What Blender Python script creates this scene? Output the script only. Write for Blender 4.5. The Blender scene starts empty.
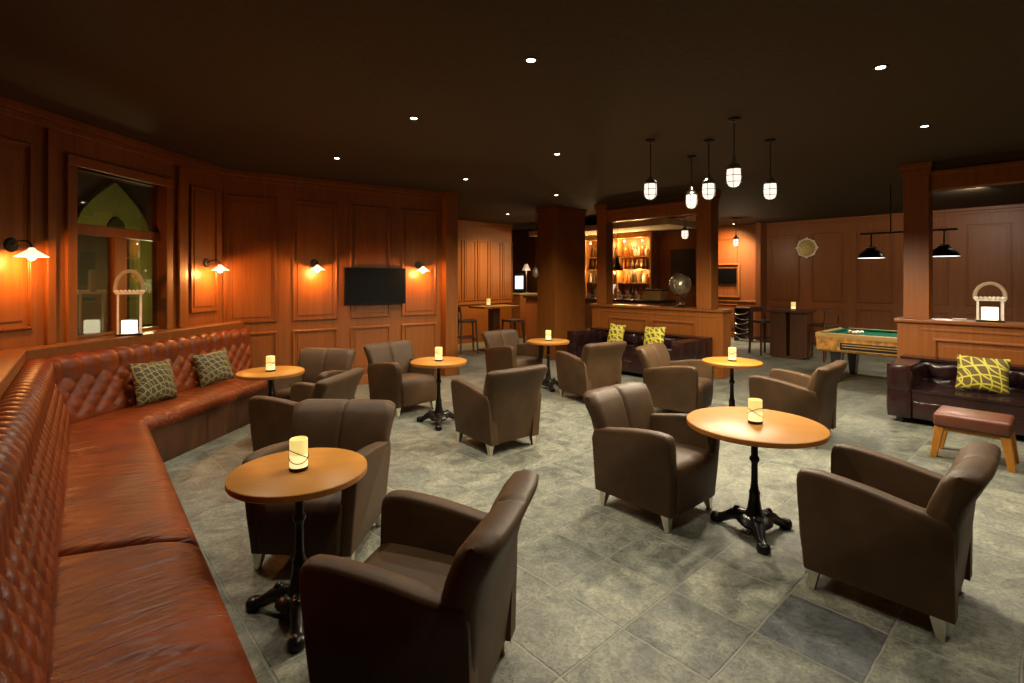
import bpy, bmesh, math, random
from mathutils import Matrix, Vector, noise
random.seed(7)
PI = math.pi
SC = bpy.context.scene
COL = SC.collection

# ------------------------------------------------------------------ geometry helpers
class MB:
    def __init__(self):
        self.v = []; self.f = []
    def add(self, vs, fs, m=None):
        n = len(self.v)
        for p in vs:
            p = Vector(p)
            self.v.append(m @ p if m else p)
        for f in fs:
            self.f.append([i + n for i in f])
        return self
    def box(self, x0, x1, y0, y1, z0, z1, m=None):
        vs = [(x0,y0,z0),(x1,y0,z0),(x1,y1,z0),(x0,y1,z0),(x0,y0,z1),(x1,y0,z1),(x1,y1,z1),(x0,y1,z1)]
        fs = [(3,2,1,0),(4,5,6,7),(0,1,5,4),(1,2,6,5),(2,3,7,6),(3,0,4,7)]
        return self.add(vs, fs, m)
    def loft(self, rings, closed=True, cap=True, m=None):
        n = len(rings[0]); vs = [p for r in rings for p in r]; fs = []
        for i in range(len(rings)-1):
            for j in range(n if closed else n-1):
                k = (j+1) % n
                fs.append((i*n+j, i*n+k, (i+1)*n+k, (i+1)*n+j))
        if cap and closed:
            fs.append(tuple(reversed(range(n))))
            fs.append(tuple(range((len(rings)-1)*n, len(rings)*n)))
        return self.add(vs, fs, m)
    def lathe(self, prof, seg=24, m=None, cap=True):
        rings = [[(r*math.cos(2*PI*j/seg), r*math.sin(2*PI*j/seg), z) for j in range(seg)] for r, z in prof]
        return self.loft(rings, True, cap, m)
    def prism(self, outline, x0, x1, m=None):
        """outline in (y, z), swept along x"""
        return self.loft([[(x0, y, z) for y, z in outline], [(x1, y, z) for y, z in outline]], True, True, m)
    def tube(self, pts, r, seg=8, m=None):
        pts = [Vector(p) for p in pts]; rings = []
        up = None
        for i, p in enumerate(pts):
            t = (pts[min(i+1, len(pts)-1)] - pts[max(i-1, 0)]).normalized()
            if up is None:
                up = Vector((0,0,1)) if abs(t.z) < .9 else Vector((1,0,0))
            a = t.cross(up)
            if a.length < 1e-4: a = t.orthogonal()
            a.normalize(); b = a.cross(t).normalized(); up = b
            rr = r[i] if isinstance(r, (list, tuple)) else r
            rings.append([p + a*math.cos(2*PI*j/seg)*rr + b*math.sin(2*PI*j/seg)*rr for j in range(seg)])
        return self.loft(rings, True, True, m)
    def torus(self, R, r, z=0, seg=24, s2=8, m=None):
        vs = []; fs = []
        for i in range(seg):
            a = 2*PI*i/seg
            for j in range(s2):
                b = 2*PI*j/s2
                vs.append(((R+r*math.cos(b))*math.cos(a), (R+r*math.cos(b))*math.sin(a), z+r*math.sin(b)))
        for i in range(seg):
            for j in range(s2):
                fs.append((i*s2+j, ((i+1)%seg)*s2+j, ((i+1)%seg)*s2+(j+1)%s2, i*s2+(j+1)%s2))
        return self.add(vs, fs, m)
    def sphere(self, c, r, seg=12, rings=8, sz=1):
        prof = [(max(1e-4, r*math.sin(PI*i/rings)), -r*sz*math.cos(PI*i/rings)) for i in range(rings+1)]
        return self.lathe(prof, seg, Matrix.Translation(c))
    def build(self, name, mat, parent=None, smooth=35, bevel=0, seg=2, loc=None, rotz=0):
        me = bpy.data.meshes.new(name)
        me.from_pydata([tuple(p) for p in self.v], [], self.f)
        bm = bmesh.new(); bm.from_mesh(me)
        bmesh.ops.remove_doubles(bm, verts=bm.verts, dist=1e-5)
        bmesh.ops.recalc_face_normals(bm, faces=bm.faces)
        bm.to_mesh(me); bm.free()
        if smooth:
            for p in me.polygons: p.use_smooth = True
            me.set_sharp_from_angle(angle=math.radians(smooth))
        me.materials.append(mat)
        o = bpy.data.objects.new(name, me); COL.objects.link(o)
        if parent: o.parent = parent
        if loc: o.location = loc
        if rotz: o.rotation_euler.z = rotz
        if bevel:
            b = o.modifiers.new('bevel', 'BEVEL'); b.width = bevel; b.segments = seg
            b.limit_method = 'ANGLE'; b.angle_limit = math.radians(40); b.harden_normals = False
            if smooth:
                for e in me.edges: e.use_edge_sharp = False
        return o

def tag(o, label, cat, group=None):
    o['label'] = label; o['category'] = cat
    if group: o['group'] = group
    return o
def thing(name, label, cat, loc=(0,0,0), rotz=0, group=None):
    o = bpy.data.objects.new(name, None); COL.objects.link(o)
    o.empty_display_size = .1
    o.location = loc; o.rotation_euler.z = rotz
    return tag(o, label, cat, group)
def struct(o):
    o['kind'] = 'structure'; return o
def dup(root, loc, rotz, label, group=None, scale=None):
    def cp(o, par):
        c = o.copy(); COL.objects.link(c)
        if par: c.parent = par
        for ch in list(o.children): cp(ch, c)
        return c
    r = cp(root, None)
    r.location = loc; r.rotation_euler.z = rotz; r['label'] = label
    if group: r['group'] = group
    if scale: r.scale = scale
    return r

# ------------------------------------------------------------------ room grid
D1 = Vector((.739, .674)).normalized()      # u axis: away to the right
D2 = Vector((-D1.y, D1.x))                  # v axis: away to the left
G0 = Vector((5.15, 6.85))
GROT = math.atan2(D1.y, D1.x)
def uv(u, v, z=0):
    p = G0 + D1*u + D2*v
    return (p.x, p.y, z)
def faceto(fx, fy):
    """rotation that turns local +y toward (fx, fy)"""
    return math.atan2(fy, fx) - PI/2
CEIL = 3.2

# ------------------------------------------------------------------ materials
def nt(name):
    m = bpy.data.materials.new(name); m.use_nodes = True
    n = m.node_tree; n.nodes.clear()
    out = n.nodes.new('ShaderNodeOutputMaterial')
    return m, n, out
def N(n, typ, **kw):
    x = n.nodes.new(typ)
    for k, v in kw.items():
        if k.startswith('i_'):
            key = k[2:]
            key = int(key) if key.isdigit() else key.replace('_', ' ')
            x.inputs[key].default_value = v
        else: setattr(x, k, v)
    return x
def ramp(n, stops, interp='LINEAR'):
    r = n.nodes.new('ShaderNodeValToRGB'); r.color_ramp.interpolation = interp
    el = r.color_ramp.elements
    while len(el) < len(stops): el.new(.5)
    for e, (p, c) in zip(el, stops):
        e.position = p; e.color = (*c, 1) if len(c) == 3 else c
    return r
def simple(name, col, rough=.5, metal=0, spec=.5, var=.12, scale=20, bump=0, bscale=60, coat=0):
    m, n, out = nt(name); L = n.links
    b = N(n, 'ShaderNodeBsdfPrincipled')
    tc = N(n, 'ShaderNodeTexCoord')
    no = N(n, 'ShaderNodeTexNoise', i_Scale=scale, i_Detail=4.0)
    L.new(tc.outputs['Object'], no.inputs['Vector'])
    r = ramp(n, [(.3, [c*(1-var) for c in col]), (.7, [min(1, c*(1+var)) for c in col])])
    L.new(no.outputs['Fac'], r.inputs['Fac']); L.new(r.outputs['Color'], b.inputs['Base Color'])
    b.inputs['Roughness'].default_value = rough; b.inputs['Metallic'].default_value = metal
    b.inputs['Specular IOR Level'].default_value = spec
    if coat: b.inputs['Coat Weight'].default_value = coat; b.inputs['Coat Roughness'].default_value = .15
    if bump:
        n2 = N(n, 'ShaderNodeTexNoise', i_Scale=bscale, i_Detail=6.0)
        L.new(tc.outputs['Object'], n2.inputs['Vector'])
        bp = N(n, 'ShaderNodeBump', i_Strength=bump, i_Distance=.01)
        L.new(n2.outputs['Fac'], bp.inputs['Height']); L.new(bp.outputs['Normal'], b.inputs['Normal'])
    L.new(b.outputs[0], out.inputs[0])
    return m
def wood(name, dark, light, rough=.38, axis='Z', sc=1.0, spec=.4):
    m, n, out = nt(name); L = n.links
    b = N(n, 'ShaderNodeBsdfPrincipled'); tc = N(n, 'ShaderNodeTexCoord')
    mp = N(n, 'ShaderNodeMapping')
    s = {'Z': (14, 14, .7), 'X': (.7, 14, 14), 'Y': (14, .7, 14)}[axis]
    mp.inputs['Scale'].default_value = [k*sc for k in s]
    L.new(tc.outputs['Object'], mp.inputs['Vector'])
    n1 = N(n, 'ShaderNodeTexNoise', i_Scale=1.6, i_Detail=7.0, i_Roughness=.62, i_Distortion=.5)
    L.new(mp.outputs[0], n1.inputs['Vector'])
    n2 = N(n, 'ShaderNodeTexNoise', i_Scale=.7, i_Detail=2.0); L.new(tc.outputs['Object'], n2.inputs['Vector'])
    mx = N(n, 'ShaderNodeMath', operation='MULTIPLY_ADD', i_1=.75); L.new(n1.outputs['Fac'], mx.inputs[0])
    m2 = N(n, 'ShaderNodeMath', operation='MULTIPLY', i_1=.25); L.new(n2.outputs['Fac'], m2.inputs[0]); L.new(m2.outputs[0], mx.inputs[2])
    r = ramp(n, [(.3, dark), (.68, light)])
    L.new(mx.outputs[0], r.inputs['Fac']); L.new(r.outputs['Color'], b.inputs['Base Color'])
    b.inputs['Roughness'].default_value = rough; b.inputs['Specular IOR Level'].default_value = spec
    bp = N(n, 'ShaderNodeBump', i_Strength=.08, i_Distance=.004); L.new(n1.outputs['Fac'], bp.inputs['Height']); L.new(bp.outputs[0], b.inputs['Normal'])
    L.new(b.outputs[0], out.inputs[0]); return m
def emit(name, col, st, base=None):
    m, n, out = nt(name); L = n.links
    b = N(n, 'ShaderNodeBsdfPrincipled')
    b.inputs['Base Color'].default_value = (*(base or col), 1)
    tc = N(n, 'ShaderNodeTexCoord'); no = N(n, 'ShaderNodeTexNoise', i_Scale=30.0, i_Detail=3.0)
    L.new(tc.outputs['Object'], no.inputs['Vector'])
    r = ramp(n, [(.2, [c*.85 for c in col]), (.75, col)]); L.new(no.outputs['Fac'], r.inputs['Fac'])
    L.new(r.outputs['Color'], b.inputs['Emission Color']); b.inputs['Emission Strength'].default_value = st
    L.new(b.outputs[0], out.inputs[0]); return m
def leather(name, col, rough, var=.25, bump=.25, bscale=180, spec=.5):
    m, n, out = nt(name); L = n.links
    b = N(n, 'ShaderNodeBsdfPrincipled'); tc = N(n, 'ShaderNodeTexCoord')
    no = N(n, 'ShaderNodeTexNoise', i_Scale=4.0, i_Detail=5.0); L.new(tc.outputs['Object'], no.inputs['Vector'])
    r = ramp(n, [(.3, [c*(1-var) for c in col]), (.7, [c*(1+var) for c in col])])
    L.new(no.outputs['Fac'], r.inputs['Fac']); L.new(r.outputs['Color'], b.inputs['Base Color'])
    vo = N(n, 'ShaderNodeTexVoronoi', i_Scale=float(bscale)); L.new(tc.outputs['Object'], vo.inputs['Vector'])
    bp = N(n, 'ShaderNodeBump', i_Strength=bump, i_Distance=.002); L.new(vo.outputs['Distance'], bp.inputs['Height'])
    n3 = N(n, 'ShaderNodeTexNoise', i_Scale=14.0, i_Detail=4.0); L.new(tc.outputs['Object'], n3.inputs['Vector'])
    bp2 = N(n, 'ShaderNodeBump', i_Strength=.2, i_Distance=.01); L.new(n3.outputs['Fac'], bp2.inputs['Height']); L.new(bp.outputs[0], bp2.inputs['Normal'])
    L.new(bp2.outputs[0], b.inputs['Normal'])
    rr = N(n, 'ShaderNodeMapRange', i_3=rough*.8, i_4=rough*1.25); L.new(no.outputs['Fac'], rr.inputs[0]); L.new(rr.outputs[0], b.inputs['Roughness'])
    b.inputs['Specular IOR Level'].default_value = spec
    L.new(b.outputs[0], out.inputs[0]); return m
def thin_glass(name, tint=(1,1,1), refl=1.0):
    m, n, out = nt(name); L = n.links
    t = N(n, 'ShaderNodeBsdfTransparent'); t.inputs[0].default_value = (*tint, 1)
    g = N(n, 'ShaderNodeBsdfGlossy'); g.inputs['Roughness'].default_value = .02
    f = N(n, 'ShaderNodeLayerWeight', i_Blend=.5)
    pw = N(n, 'ShaderNodeMath', operation='POWER', i_1=5.0); L.new(f.outputs['Facing'], pw.inputs[0])
    mu = N(n, 'ShaderNodeMath', operation='MULTIPLY_ADD', i_1=.9, i_2=.045*refl); L.new(pw.outputs[0], mu.inputs[0])
    mx = N(n, 'ShaderNodeMixShader'); L.new(mu.outputs[0], mx.inputs[0]); L.new(t.outputs[0], mx.inputs[1]); L.new(g.outputs[0], mx.inputs[2])
    L.new(mx.outputs[0], out.inputs[0]); return m
def slate():
    m, n, out = nt('slate_tiles'); L = n.links
    b = N(n, 'ShaderNodeBsdfPrincipled'); tc = N(n, 'ShaderNodeTexCoord')
    TW, TH = .45, .44
    mp = N(n, 'ShaderNodeMapping'); mp.inputs['Location'].default_value = (.05/TW*1.0, .12/TH, 0)
    mp.inputs['Scale'].default_value = (1/TW, 1/TH, 1)
    L.new(tc.outputs['Object'], mp.inputs['Vector'])
    nd = N(n, 'ShaderNodeTexNoise', i_Scale=9.0, i_Detail=4.0); L.new(tc.outputs['Object'], nd.inputs['Vector'])
    ns = N(n, 'ShaderNodeVectorMath', operation='SUBTRACT'); ns.inputs[1].default_value = (.5,.5,.5); L.new(nd.outputs['Color'], ns.inputs[0])
    nm = N(n, 'ShaderNodeVectorMath', operation='SCALE'); nm.inputs['Scale'].default_value = .035; L.new(ns.outputs[0], nm.inputs[0])
    ad = N(n, 'ShaderNodeVectorMath', operation='ADD'); L.new(mp.outputs[0], ad.inputs[0]); L.new(nm.outputs[0], ad.inputs[1])
    br = N(n, 'ShaderNodeTexBrick', offset=0.0, squash=1.0, i_Scale=1.0, i_Mortar_Size=.020, i_Mortar_Smooth=.6)
    br.inputs['Brick Width'].default_value = 1.0; br.inputs['Row Height'].default_value = 1.0
    L.new(ad.outputs[0], br.inputs['Vector'])
    fl = N(n, 'ShaderNodeVectorMath', operation='FLOOR'); L.new(mp.outputs[0], fl.inputs[0])
    wn = N(n, 'ShaderNodeTexWhiteNoise', noise_dimensions='2D'); L.new(fl.outputs[0], wn.inputs['Vector'])
    tile = ramp(n, [(0, (.108,.112,.088)), (.3, (.126,.130,.100)), (.7, (.144,.146,.110)), (1, (.160,.160,.119))])
    L.new(wn.outputs['Value'], tile.inputs['Fac'])
    # the one clearly darker slate
    sub = N(n, 'ShaderNodeVectorMath', operation='DISTANCE'); sub.inputs[1].default_value = (-13.0, -2.0, 0); L.new(fl.outputs[0], sub.inputs[0])
    lt = N(n, 'ShaderNodeMath', operation='LESS_THAN', i_1=.3); L.new(sub.outputs['Value'], lt.inputs[0])
    dk = N(n, 'ShaderNodeMix', data_type='RGBA'); L.new(lt.outputs[0], dk.inputs[0]); L.new(tile.outputs[0], dk.inputs[6]); dk.inputs[7].default_value = (.080,.084,.082,1)
    # cloudy cleft: offset noise per tile
    of = N(n, 'ShaderNodeVectorMath', operation='MULTIPLY_ADD'); of.inputs[1].default_value = (7.3, 3.1, 5.7); L.new(wn.outputs['Color'], of.inputs[0]); L.new(tc.outputs['Object'], of.inputs[2])
    c1 = N(n, 'ShaderNodeTexNoise', i_Scale=5.0, i_Detail=9.0, i_Roughness=.65, i_Distortion=.9); L.new(of.outputs[0], c1.inputs['Vector'])
    c2 = N(n, 'ShaderNodeTexNoise', i_Scale=42.0, i_Detail=9.0, i_Roughness=.8, i_Distortion=.6); L.new(of.outputs[0], c2.inputs['Vector'])
    rg = ramp(n, [(.30, (.42,.43,.44)), (.5, (.98,.98,.98)), (.70, (1.68,1.64,1.54))]); L.new(c1.outputs['Fac'], rg.inputs['Fac'])
    r2 = ramp(n, [(.36, (.45,.45,.45)), (.64, (1.55,1.55,1.53))]); L.new(c2.outputs['Fac'], r2.inputs['Fac'])
    m1 = N(n, 'ShaderNodeMix', data_type='RGBA', blend_type='MULTIPLY'); m1.inputs[0].default_value = 1; L.new(dk.outputs[2], m1.inputs[6]); L.new(rg.outputs[0], m1.inputs[7])
    m2 = N(n, 'ShaderNodeMix', data_type='RGBA', blend_type='MULTIPLY'); m2.inputs[0].default_value = 1; L.new(m1.outputs[2], m2.inputs[6]); L.new(r2.outputs[0], m2.inputs[7])
    # wandering pale veins
    ve = N(n, 'ShaderNodeTexNoise', i_Scale=3.2, i_Detail=7.0, i_Roughness=.6, i_Distortion=.6); L.new(of.outputs[0], ve.inputs['Vector'])
    va = N(n, 'ShaderNodeMath', operation='SUBTRACT', i_1=.5); L.new(ve.outputs['Fac'], va.inputs[0])
    vb = N(n, 'ShaderNodeMath', operation='ABSOLUTE'); L.new(va.outputs[0], vb.inputs[0])
    vr = ramp(n, [(0, (.5,.5,.5)), (.010, (0,0,0))]); L.new(vb.outputs[0], vr.inputs['Fac'])
    m3 = N(n, 'ShaderNodeMix', data_type='RGBA'); iv = N(n, 'ShaderNodeMath', operation='SUBTRACT', i_0=1.0); L.new(lt.outputs[0], iv.inputs[1]); vm = N(n, 'ShaderNodeMath', operation='MULTIPLY'); L.new(vr.outputs[0], vm.inputs[0]); L.new(iv.outputs[0], vm.inputs[1]); L.new(vm.outputs[0], m3.inputs[0]); L.new(m2.outputs[2], m3.inputs[6]); m3.inputs[7].default_value = (.25,.24,.18,1)
    m4 = N(n, 'ShaderNodeMix', data_type='RGBA'); 
    gf = N(n, 'ShaderNodeMath', operation='MULTIPLY', i_1=.55); L.new(br.outputs['Fac'], gf.inputs[0])
    L.new(gf.outputs[0], m4.inputs[0]); L.new(m3.outputs[2], m4.inputs[6]); m4.inputs[7].default_value = (.245,.240,.190,1)
    L.new(m4.outputs[2], b.inputs['Base Color'])
    rr = N(n, 'ShaderNodeMapRange', i_3=.34, i_4=.62); L.new(c1.outputs['Fac'], rr.inputs[0]); L.new(rr.outputs[0], b.inputs['Roughness'])
    hs = N(n, 'ShaderNodeMath', operation='MULTIPLY_ADD', i_1=.35); L.new(c2.outputs['Fac'], hs.inputs[0]); L.new(c1.outputs['Fac'], hs.inputs[2])
    hb = N(n, 'ShaderNodeMath', operation='MULTIPLY_ADD', i_1=-.5); L.new(br.outputs['Fac'], hb.inputs[0]); L.new(hs.outputs[0], hb.inputs[2])
    bp = N(n, 'ShaderNodeBump', i_Strength=.8, i_Distance=.014); L.new(hb.outputs[0], bp.inputs['Height']); L.new(bp.outputs[0], b.inputs['Normal'])
    L.new(b.outputs[0], out.inputs[0]); return m
def curve_cloth(name, ground, line, sc=1.0, th=.8, seed=0.0):
    """fabric with looping thin lines, families of rings from a few centres"""
    m, n, out = nt(name); L = n.links
    b = N(n, 'ShaderNodeBsdfPrincipled', i_Roughness=.7); tc = N(n, 'ShaderNodeTexCoord')
    acc = None
    for (cx, cz, k) in ((-.30+seed, -.1, 5.2), (.26, .22-seed, 4.4), (.05, -.42+seed, 3.8)):
        mp = N(n, 'ShaderNodeMapping'); mp.inputs['Location'].default_value = (-cx, 0, -cz); mp.inputs['Scale'].default_value = (1, 0, 1.15)
        L.new(tc.outputs['Object'], mp.inputs['Vector'])
        w = N(n, 'ShaderNodeTexWave', wave_type='RINGS', rings_direction='SPHERICAL', i_Scale=k*sc, i_Distortion=3.2, i_Detail=1.0)
        w.inputs['Detail Scale'].default_value = .8
        L.new(mp.outputs[0], w.inputs['Vector'])
        r = ramp(n, [(th, (0,0,0)), (min(1, th+.08), (1,1,1))]); L.new(w.outputs['Fac'], r.inputs['Fac'])
        if acc is None: acc = r.outputs[0]
        else:
            mx = N(n, 'ShaderNodeMath', operation='MAXIMUM'); L.new(acc, mx.inputs[0]); L.new(r.outputs[0], mx.inputs[1]); acc = mx.outputs[0]
    mm = N(n, 'ShaderNodeMix', data_type='RGBA'); L.new(acc, mm.inputs[0]); mm.inputs[6].default_value = (*ground, 1); mm.inputs[7].default_value = (*line, 1)
    L.new(mm.outputs[2], b.inputs['Base Color']); L.new(b.outputs[0], out.inputs[0]); return m

M = {}
M['slate'] = slate()
M['wall'] = wood('mahogany_panelling', (.180,.053,.009), (.275,.090,.016), .38)
M['wall_x'] = wood('mahogany_rail', (.150,.045,.008), (.235,.076,.014), .36, 'X')
M['dark_wall'] = wood('dark_mahogany', (.190,.062,.020), (.285,.098,.031), .42)
M['base'] = wood('dark_plinth_wood', (.055,.020,.007), (.10,.038,.013), .45)
M['ceil'] = simple('dark_ceiling_paint', (.055,.038,.022), .8, spec=.2)
M['chair'] = leather('taupe_brown_leather', (.064,.033,.0125), .56, spec=.3)
M['rust'] = leather('rust_leather', (.138,.0245,.0032), .40, .28, .3, 130, spec=.28)
def creased(name, rot):
    """the same hide with fine stretch creases running across the seat"""
    m = leather(name, (.138,.0245,.0032), .40, .28, .3, 130, spec=.28); n = m.node_tree; L = n.links
    b = next(x for x in n.nodes if x.type == 'BSDF_PRINCIPLED'); old = b.inputs['Normal'].links[0].from_socket
    tc = N(n, 'ShaderNodeTexCoord'); mr = N(n, 'ShaderNodeMapping'); mr.inputs['Rotation'].default_value = (0, 0, rot)
    mp = N(n, 'ShaderNodeMapping'); mp.inputs['Scale'].default_value = (1, .07, 1)
    L.new(tc.outputs['Object'], mr.inputs['Vector']); L.new(mr.outputs[0], mp.inputs['Vector'])
    no = N(n, 'ShaderNodeTexNoise', i_Scale=15.0, i_Detail=1.5, i_Distortion=.35); L.new(mp.outputs[0], no.inputs['Vector'])
    mask = N(n, 'ShaderNodeTexNoise', i_Scale=2.6, i_Detail=1.0); L.new(mr.outputs[0], mask.inputs['Vector'])
    rr = ramp(n, [(.34, (.12,.12,.12)), (.58, (1,1,1))]); L.new(mask.outputs['Fac'], rr.inputs['Fac'])
    sb = N(n, 'ShaderNodeMath', operation='SUBTRACT', i_1=.5); L.new(no.outputs['Fac'], sb.inputs[0])
    ab = N(n, 'ShaderNodeMath', operation='ABSOLUTE'); L.new(sb.outputs[0], ab.inputs[0])
    sq = N(n, 'ShaderNodeMath', operation='POWER', i_1=.6); L.new(ab.outputs[0], sq.inputs[0])
    cr = N(n, 'ShaderNodeMath', operation='MULTIPLY'); L.new(sq.outputs[0], cr.inputs[0]); L.new(rr.outputs[0], cr.inputs[1])
    bp = N(n, 'ShaderNodeBump', i_Strength=.75, i_Distance=.030); L.new(cr.outputs[0], bp.inputs['Height']); L.new(old, bp.inputs['Normal'])
    L.new(bp.outputs[0], b.inputs['Normal']); return m
M['rust_seat'] = creased('rust_leather_creased', math.atan2(.767, .641))
M['rust_seat_end'] = creased('rust_leather_creased_end', -math.atan2(.9935, .114))
M['oxblood'] = leather('dark_oxblood_leather', (.022,.0085,.008), .20, .25, .25, 140)
M['footstool'] = leather('chestnut_leather', (.115,.034,.016), .34, .25, .25, 140)
M['alu'] = simple('brushed_aluminium', (.80,.76,.62), .32, 1.0)
M['iron'] = simple('black_cast_iron', (.012,.010,.008), .3, .4, bump=.1)
M['table'] = wood('honey_oak_top', (.33,.125,.014), (.44,.190,.024), .42, 'Y', .8, .3)
M['table_edge'] = wood('honey_oak_edge', (.27,.10,.018), (.36,.145,.028), .35, 'X')
M['candle'] = emit('lit_candle_glass', (1.0,.74,.22), .88, (.5,.4,.2))
M['candle_lo'] = emit('bright_candle_foot', (1.0,.80,.34), 1.15, (.8,.6,.3))
M['wire'] = simple('dark_wire', (.02,.016,.01), .4, .6)
M['cushion'] = curve_cloth('brown_pillow_cloth', (.045,.030,.013), (.25,.215,.062), 1.15, .93, .06)
M['cushion2'] = curve_cloth('olive_pillow_cloth', (.105,.070,.014), (.52,.46,.05), .70, .90)
M['cushion3'] = curve_cloth('yellow_pillow_cloth', (.11,.09,.02), (.60,.52,.05), .75, .80, .03)
M['tv'] = simple('black_screen', (.003,.003,.003), .35, spec=.12)
M['tvb'] = simple('black_plastic', (.005,.005,.005), .45, spec=.2)
M['black'] = simple('black_enamel', (.012,.011,.010), .3)
M['whiteshade'] = emit('lit_white_enamel', (1.0,.80,.50), 1.5, (.9,.85,.75))
M['bulb'] = emit('sconce_bulb', (1.0,.82,.50), 14)
M['glow'] = emit('lit_cage_glass', (1.0,.88,.72), 1.35)
M['lens'] = emit('downlight_lens', (1.0,.93,.78), 14)
M['underglow'] = emit('lit_shade_diffuser', (1.0,.93,.80), 3.2)
M['lampcandle'] = emit('lit_lantern_block', (1.0,.90,.62), 2.6)
M['glass'] = thin_glass('window_glass', (.92,.95,.85), 4.0)
M['clear'] = thin_glass('lantern_glass', (.97,.97,.95), .8)
M['pale'] = simple('pale_bent_wood', (.42,.31,.19), .5)
M['steel'] = simple('steel', (.55,.5,.43), .3, 1.0)
M['felt'] = simple('green_felt', (.006,.072,.040), .9, spec=.1)
M['burl'] = simple('yellow_burl', (.46,.22,.040), .4, var=.55, scale=16)
M['burl_dark'] = wood('burl_rail', (.34,.20,.06), (.5,.32,.10), .35, 'X')
M['barwood'] = wood('backbar_wood', (.26,.10,.022), (.38,.16,.04), .4)
M['counter'] = simple('black_counter', (.010,.010,.010), .15)
M['olive'] = simple('olive_render', (.20,.185,.035), .85)
M['courtyard'] = simple('courtyard_render', (.036,.023,.009), .9)
M['globe'] = simple('bronze_silver_globe', (.27,.21,.13), .22, .6, var=.6, scale=7)
M['ivory'] = simple('ivory_ball', (.75,.70,.58), .2)
M['ball_red'] = simple('red_ball', (.35,.02,.02), .2)
M['gilt'] = simple('antique_gilt', (.42,.33,.12), .45, .3, var=.5, scale=26)
M['whitegilt'] = simple('pale_metal_rim', (.90,.80,.66), .4, .0)
M['bluish'] = emit('bluish_display', (.45,.62,1.0), 1.6)
M['pglass0'] = simple('smoky_glass', (.45,.38,.28), .1, .3)
M['cream'] = simple('cream_plaster', (.48,.38,.24), .8)

# ------------------------------------------------------------------ setting
def frame_of(p0, p1):
    d = Vector((p1[0]-p0[0], p1[1]-p0[1]))
    return d.length, math.atan2(d.y, d.x)
def moulding(mb, a0, a1, z0, z1, y=0.0, w=.035, d=.022, raise_in=.008):
    """picture-frame moulding proud of the face at local y (room side is -y)"""
    for k, (ww, dd) in enumerate(((w, d*.55), (w*.5, d))):
        o = w*.25*k
        A0, A1, Z0, Z1 = a0+o, a1-o, z0+o, z1-o
        mb.box(A0, A1, y-dd, y+.002, Z0, Z0+ww); mb.box(A0, A1, y-dd, y+.002, Z1-ww, Z1)
        mb.box(A0, A0+ww, y-dd, y+.002, Z0+ww, Z1-ww); mb.box(A1-ww, A1, y-dd, y+.002, Z0+ww, Z1-ww)
    if raise_in:
        mb.box(a0+w*2.2, a1-w*2.2, y-raise_in, y+.002, z0+w*2.2, z1-w*2.2)
def wall(name, p0, p1, mat, z0=0, z1=CEIL, th=.2, panels=(), hole=None, cornice=True, rails=()):
    ln, rz = frame_of(p0, p1)
    mb = MB()
    if hole:
        a0, a1, b0, b1 = hole
        mb.box(0, a0, 0, th, z0, z1); mb.box(a1, ln, 0, th, z0, z1)
        mb.box(a0, a1, 0, th, z0, b0); mb.box(a0, a1, 0, th, b1, z1)
    else:
        mb.box(0, ln, 0, th, z0, z1)
    for p in panels: moulding(mb, *p)
    for (a0, a1, zz, hh, dd) in rails: mb.box(a0, a1, -dd, .002, zz, zz+hh)
    if cornice:
        mb.box(0, ln, -.02, .002, z1-.13, z1-.07); mb.box(0, ln, -.05, .002, z1-.07, z1)
        mb.box(0, ln, -.02, .002, z0, z0+.14)
    return struct(mb.build(name, mat, None, 0, .004, 1, (p0[0], p0[1], 0), rz))

# floor & ceiling
o = MB().box(-15, 9, -8, 16, -.1, 0).build('floor', M['slate'], None, 0, 0, 1, (G0.x, G0.y, 0), GROT); struct(o)
o = MB().box(-15, 9, -8, 16, 0, .1).build('ceiling', M['ceil'], None, 0, 0, 1, (G0.x, G0.y, CEIL), GROT); struct(o)

# window wall (runs almost straight away from the camera)
def XA(y): return -4.65 + .094*y
A0 = (XA(-4.5), -4.5); A1 = (-3.985, 7.06)
LA, RA = frame_of(A0, A1)
def tA(y): return (y + 4.5) * LA / (7.06 + 4.5)
WZ0, WZ1 = 1.10, 2.77
w0, w1 = tA(4.905), tA(6.02)
pan = [(tA(3.25), tA(4.50), 1.25, 2.88), (tA(1.6), tA(3.1), 1.25, 2.88), (tA(-.2), tA(1.45), 1.25, 2.88), (tA(6.42), tA(6.93), 1.25, 2.88)]
wallA = wall('wall_window', A0, A1, M['wall'], th=.16, panels=pan, hole=(w0, w1, WZ0, WZ1),
             rails=[(tA(4.62), tA(4.70), 1.1, 1.95, .03), (tA(6.20), tA(6.30), 1.1, 1.95, .045)])
mb = MB()
c = .10
mb.box(w0-c, w0, -.03, .10, WZ0-.02, WZ1+c); mb.box(w1, w1+c, -.03, .10, WZ0-.02, WZ1+c)
mb.box(w0-c, w1+c, -.035, .10, WZ1, WZ1+c); mb.box(w0, w1, .06, .155, WZ0, WZ0+.035)
mb.box(w0, w1, .055, .155, 2.13, 2.235)
mm = tA(5.485); mb.box(mm-.075, mm+.075, .06, .15, WZ0, 2.13)
win = struct(mb.build('window_1', M['wall'], None, 0, .006, 2, (A0[0], A0[1], 0), RA))
for (a, b_, z0, z1) in ((w0, w1, 2.235, WZ1), (w0, mm-.075, WZ0+.035, 2.13), (mm+.075, w1, WZ0+.035, 2.13)):
    p = MB().box(a, b_, .100, .106, z0, z1).build('pane', M['glass'], win, 0)
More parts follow.
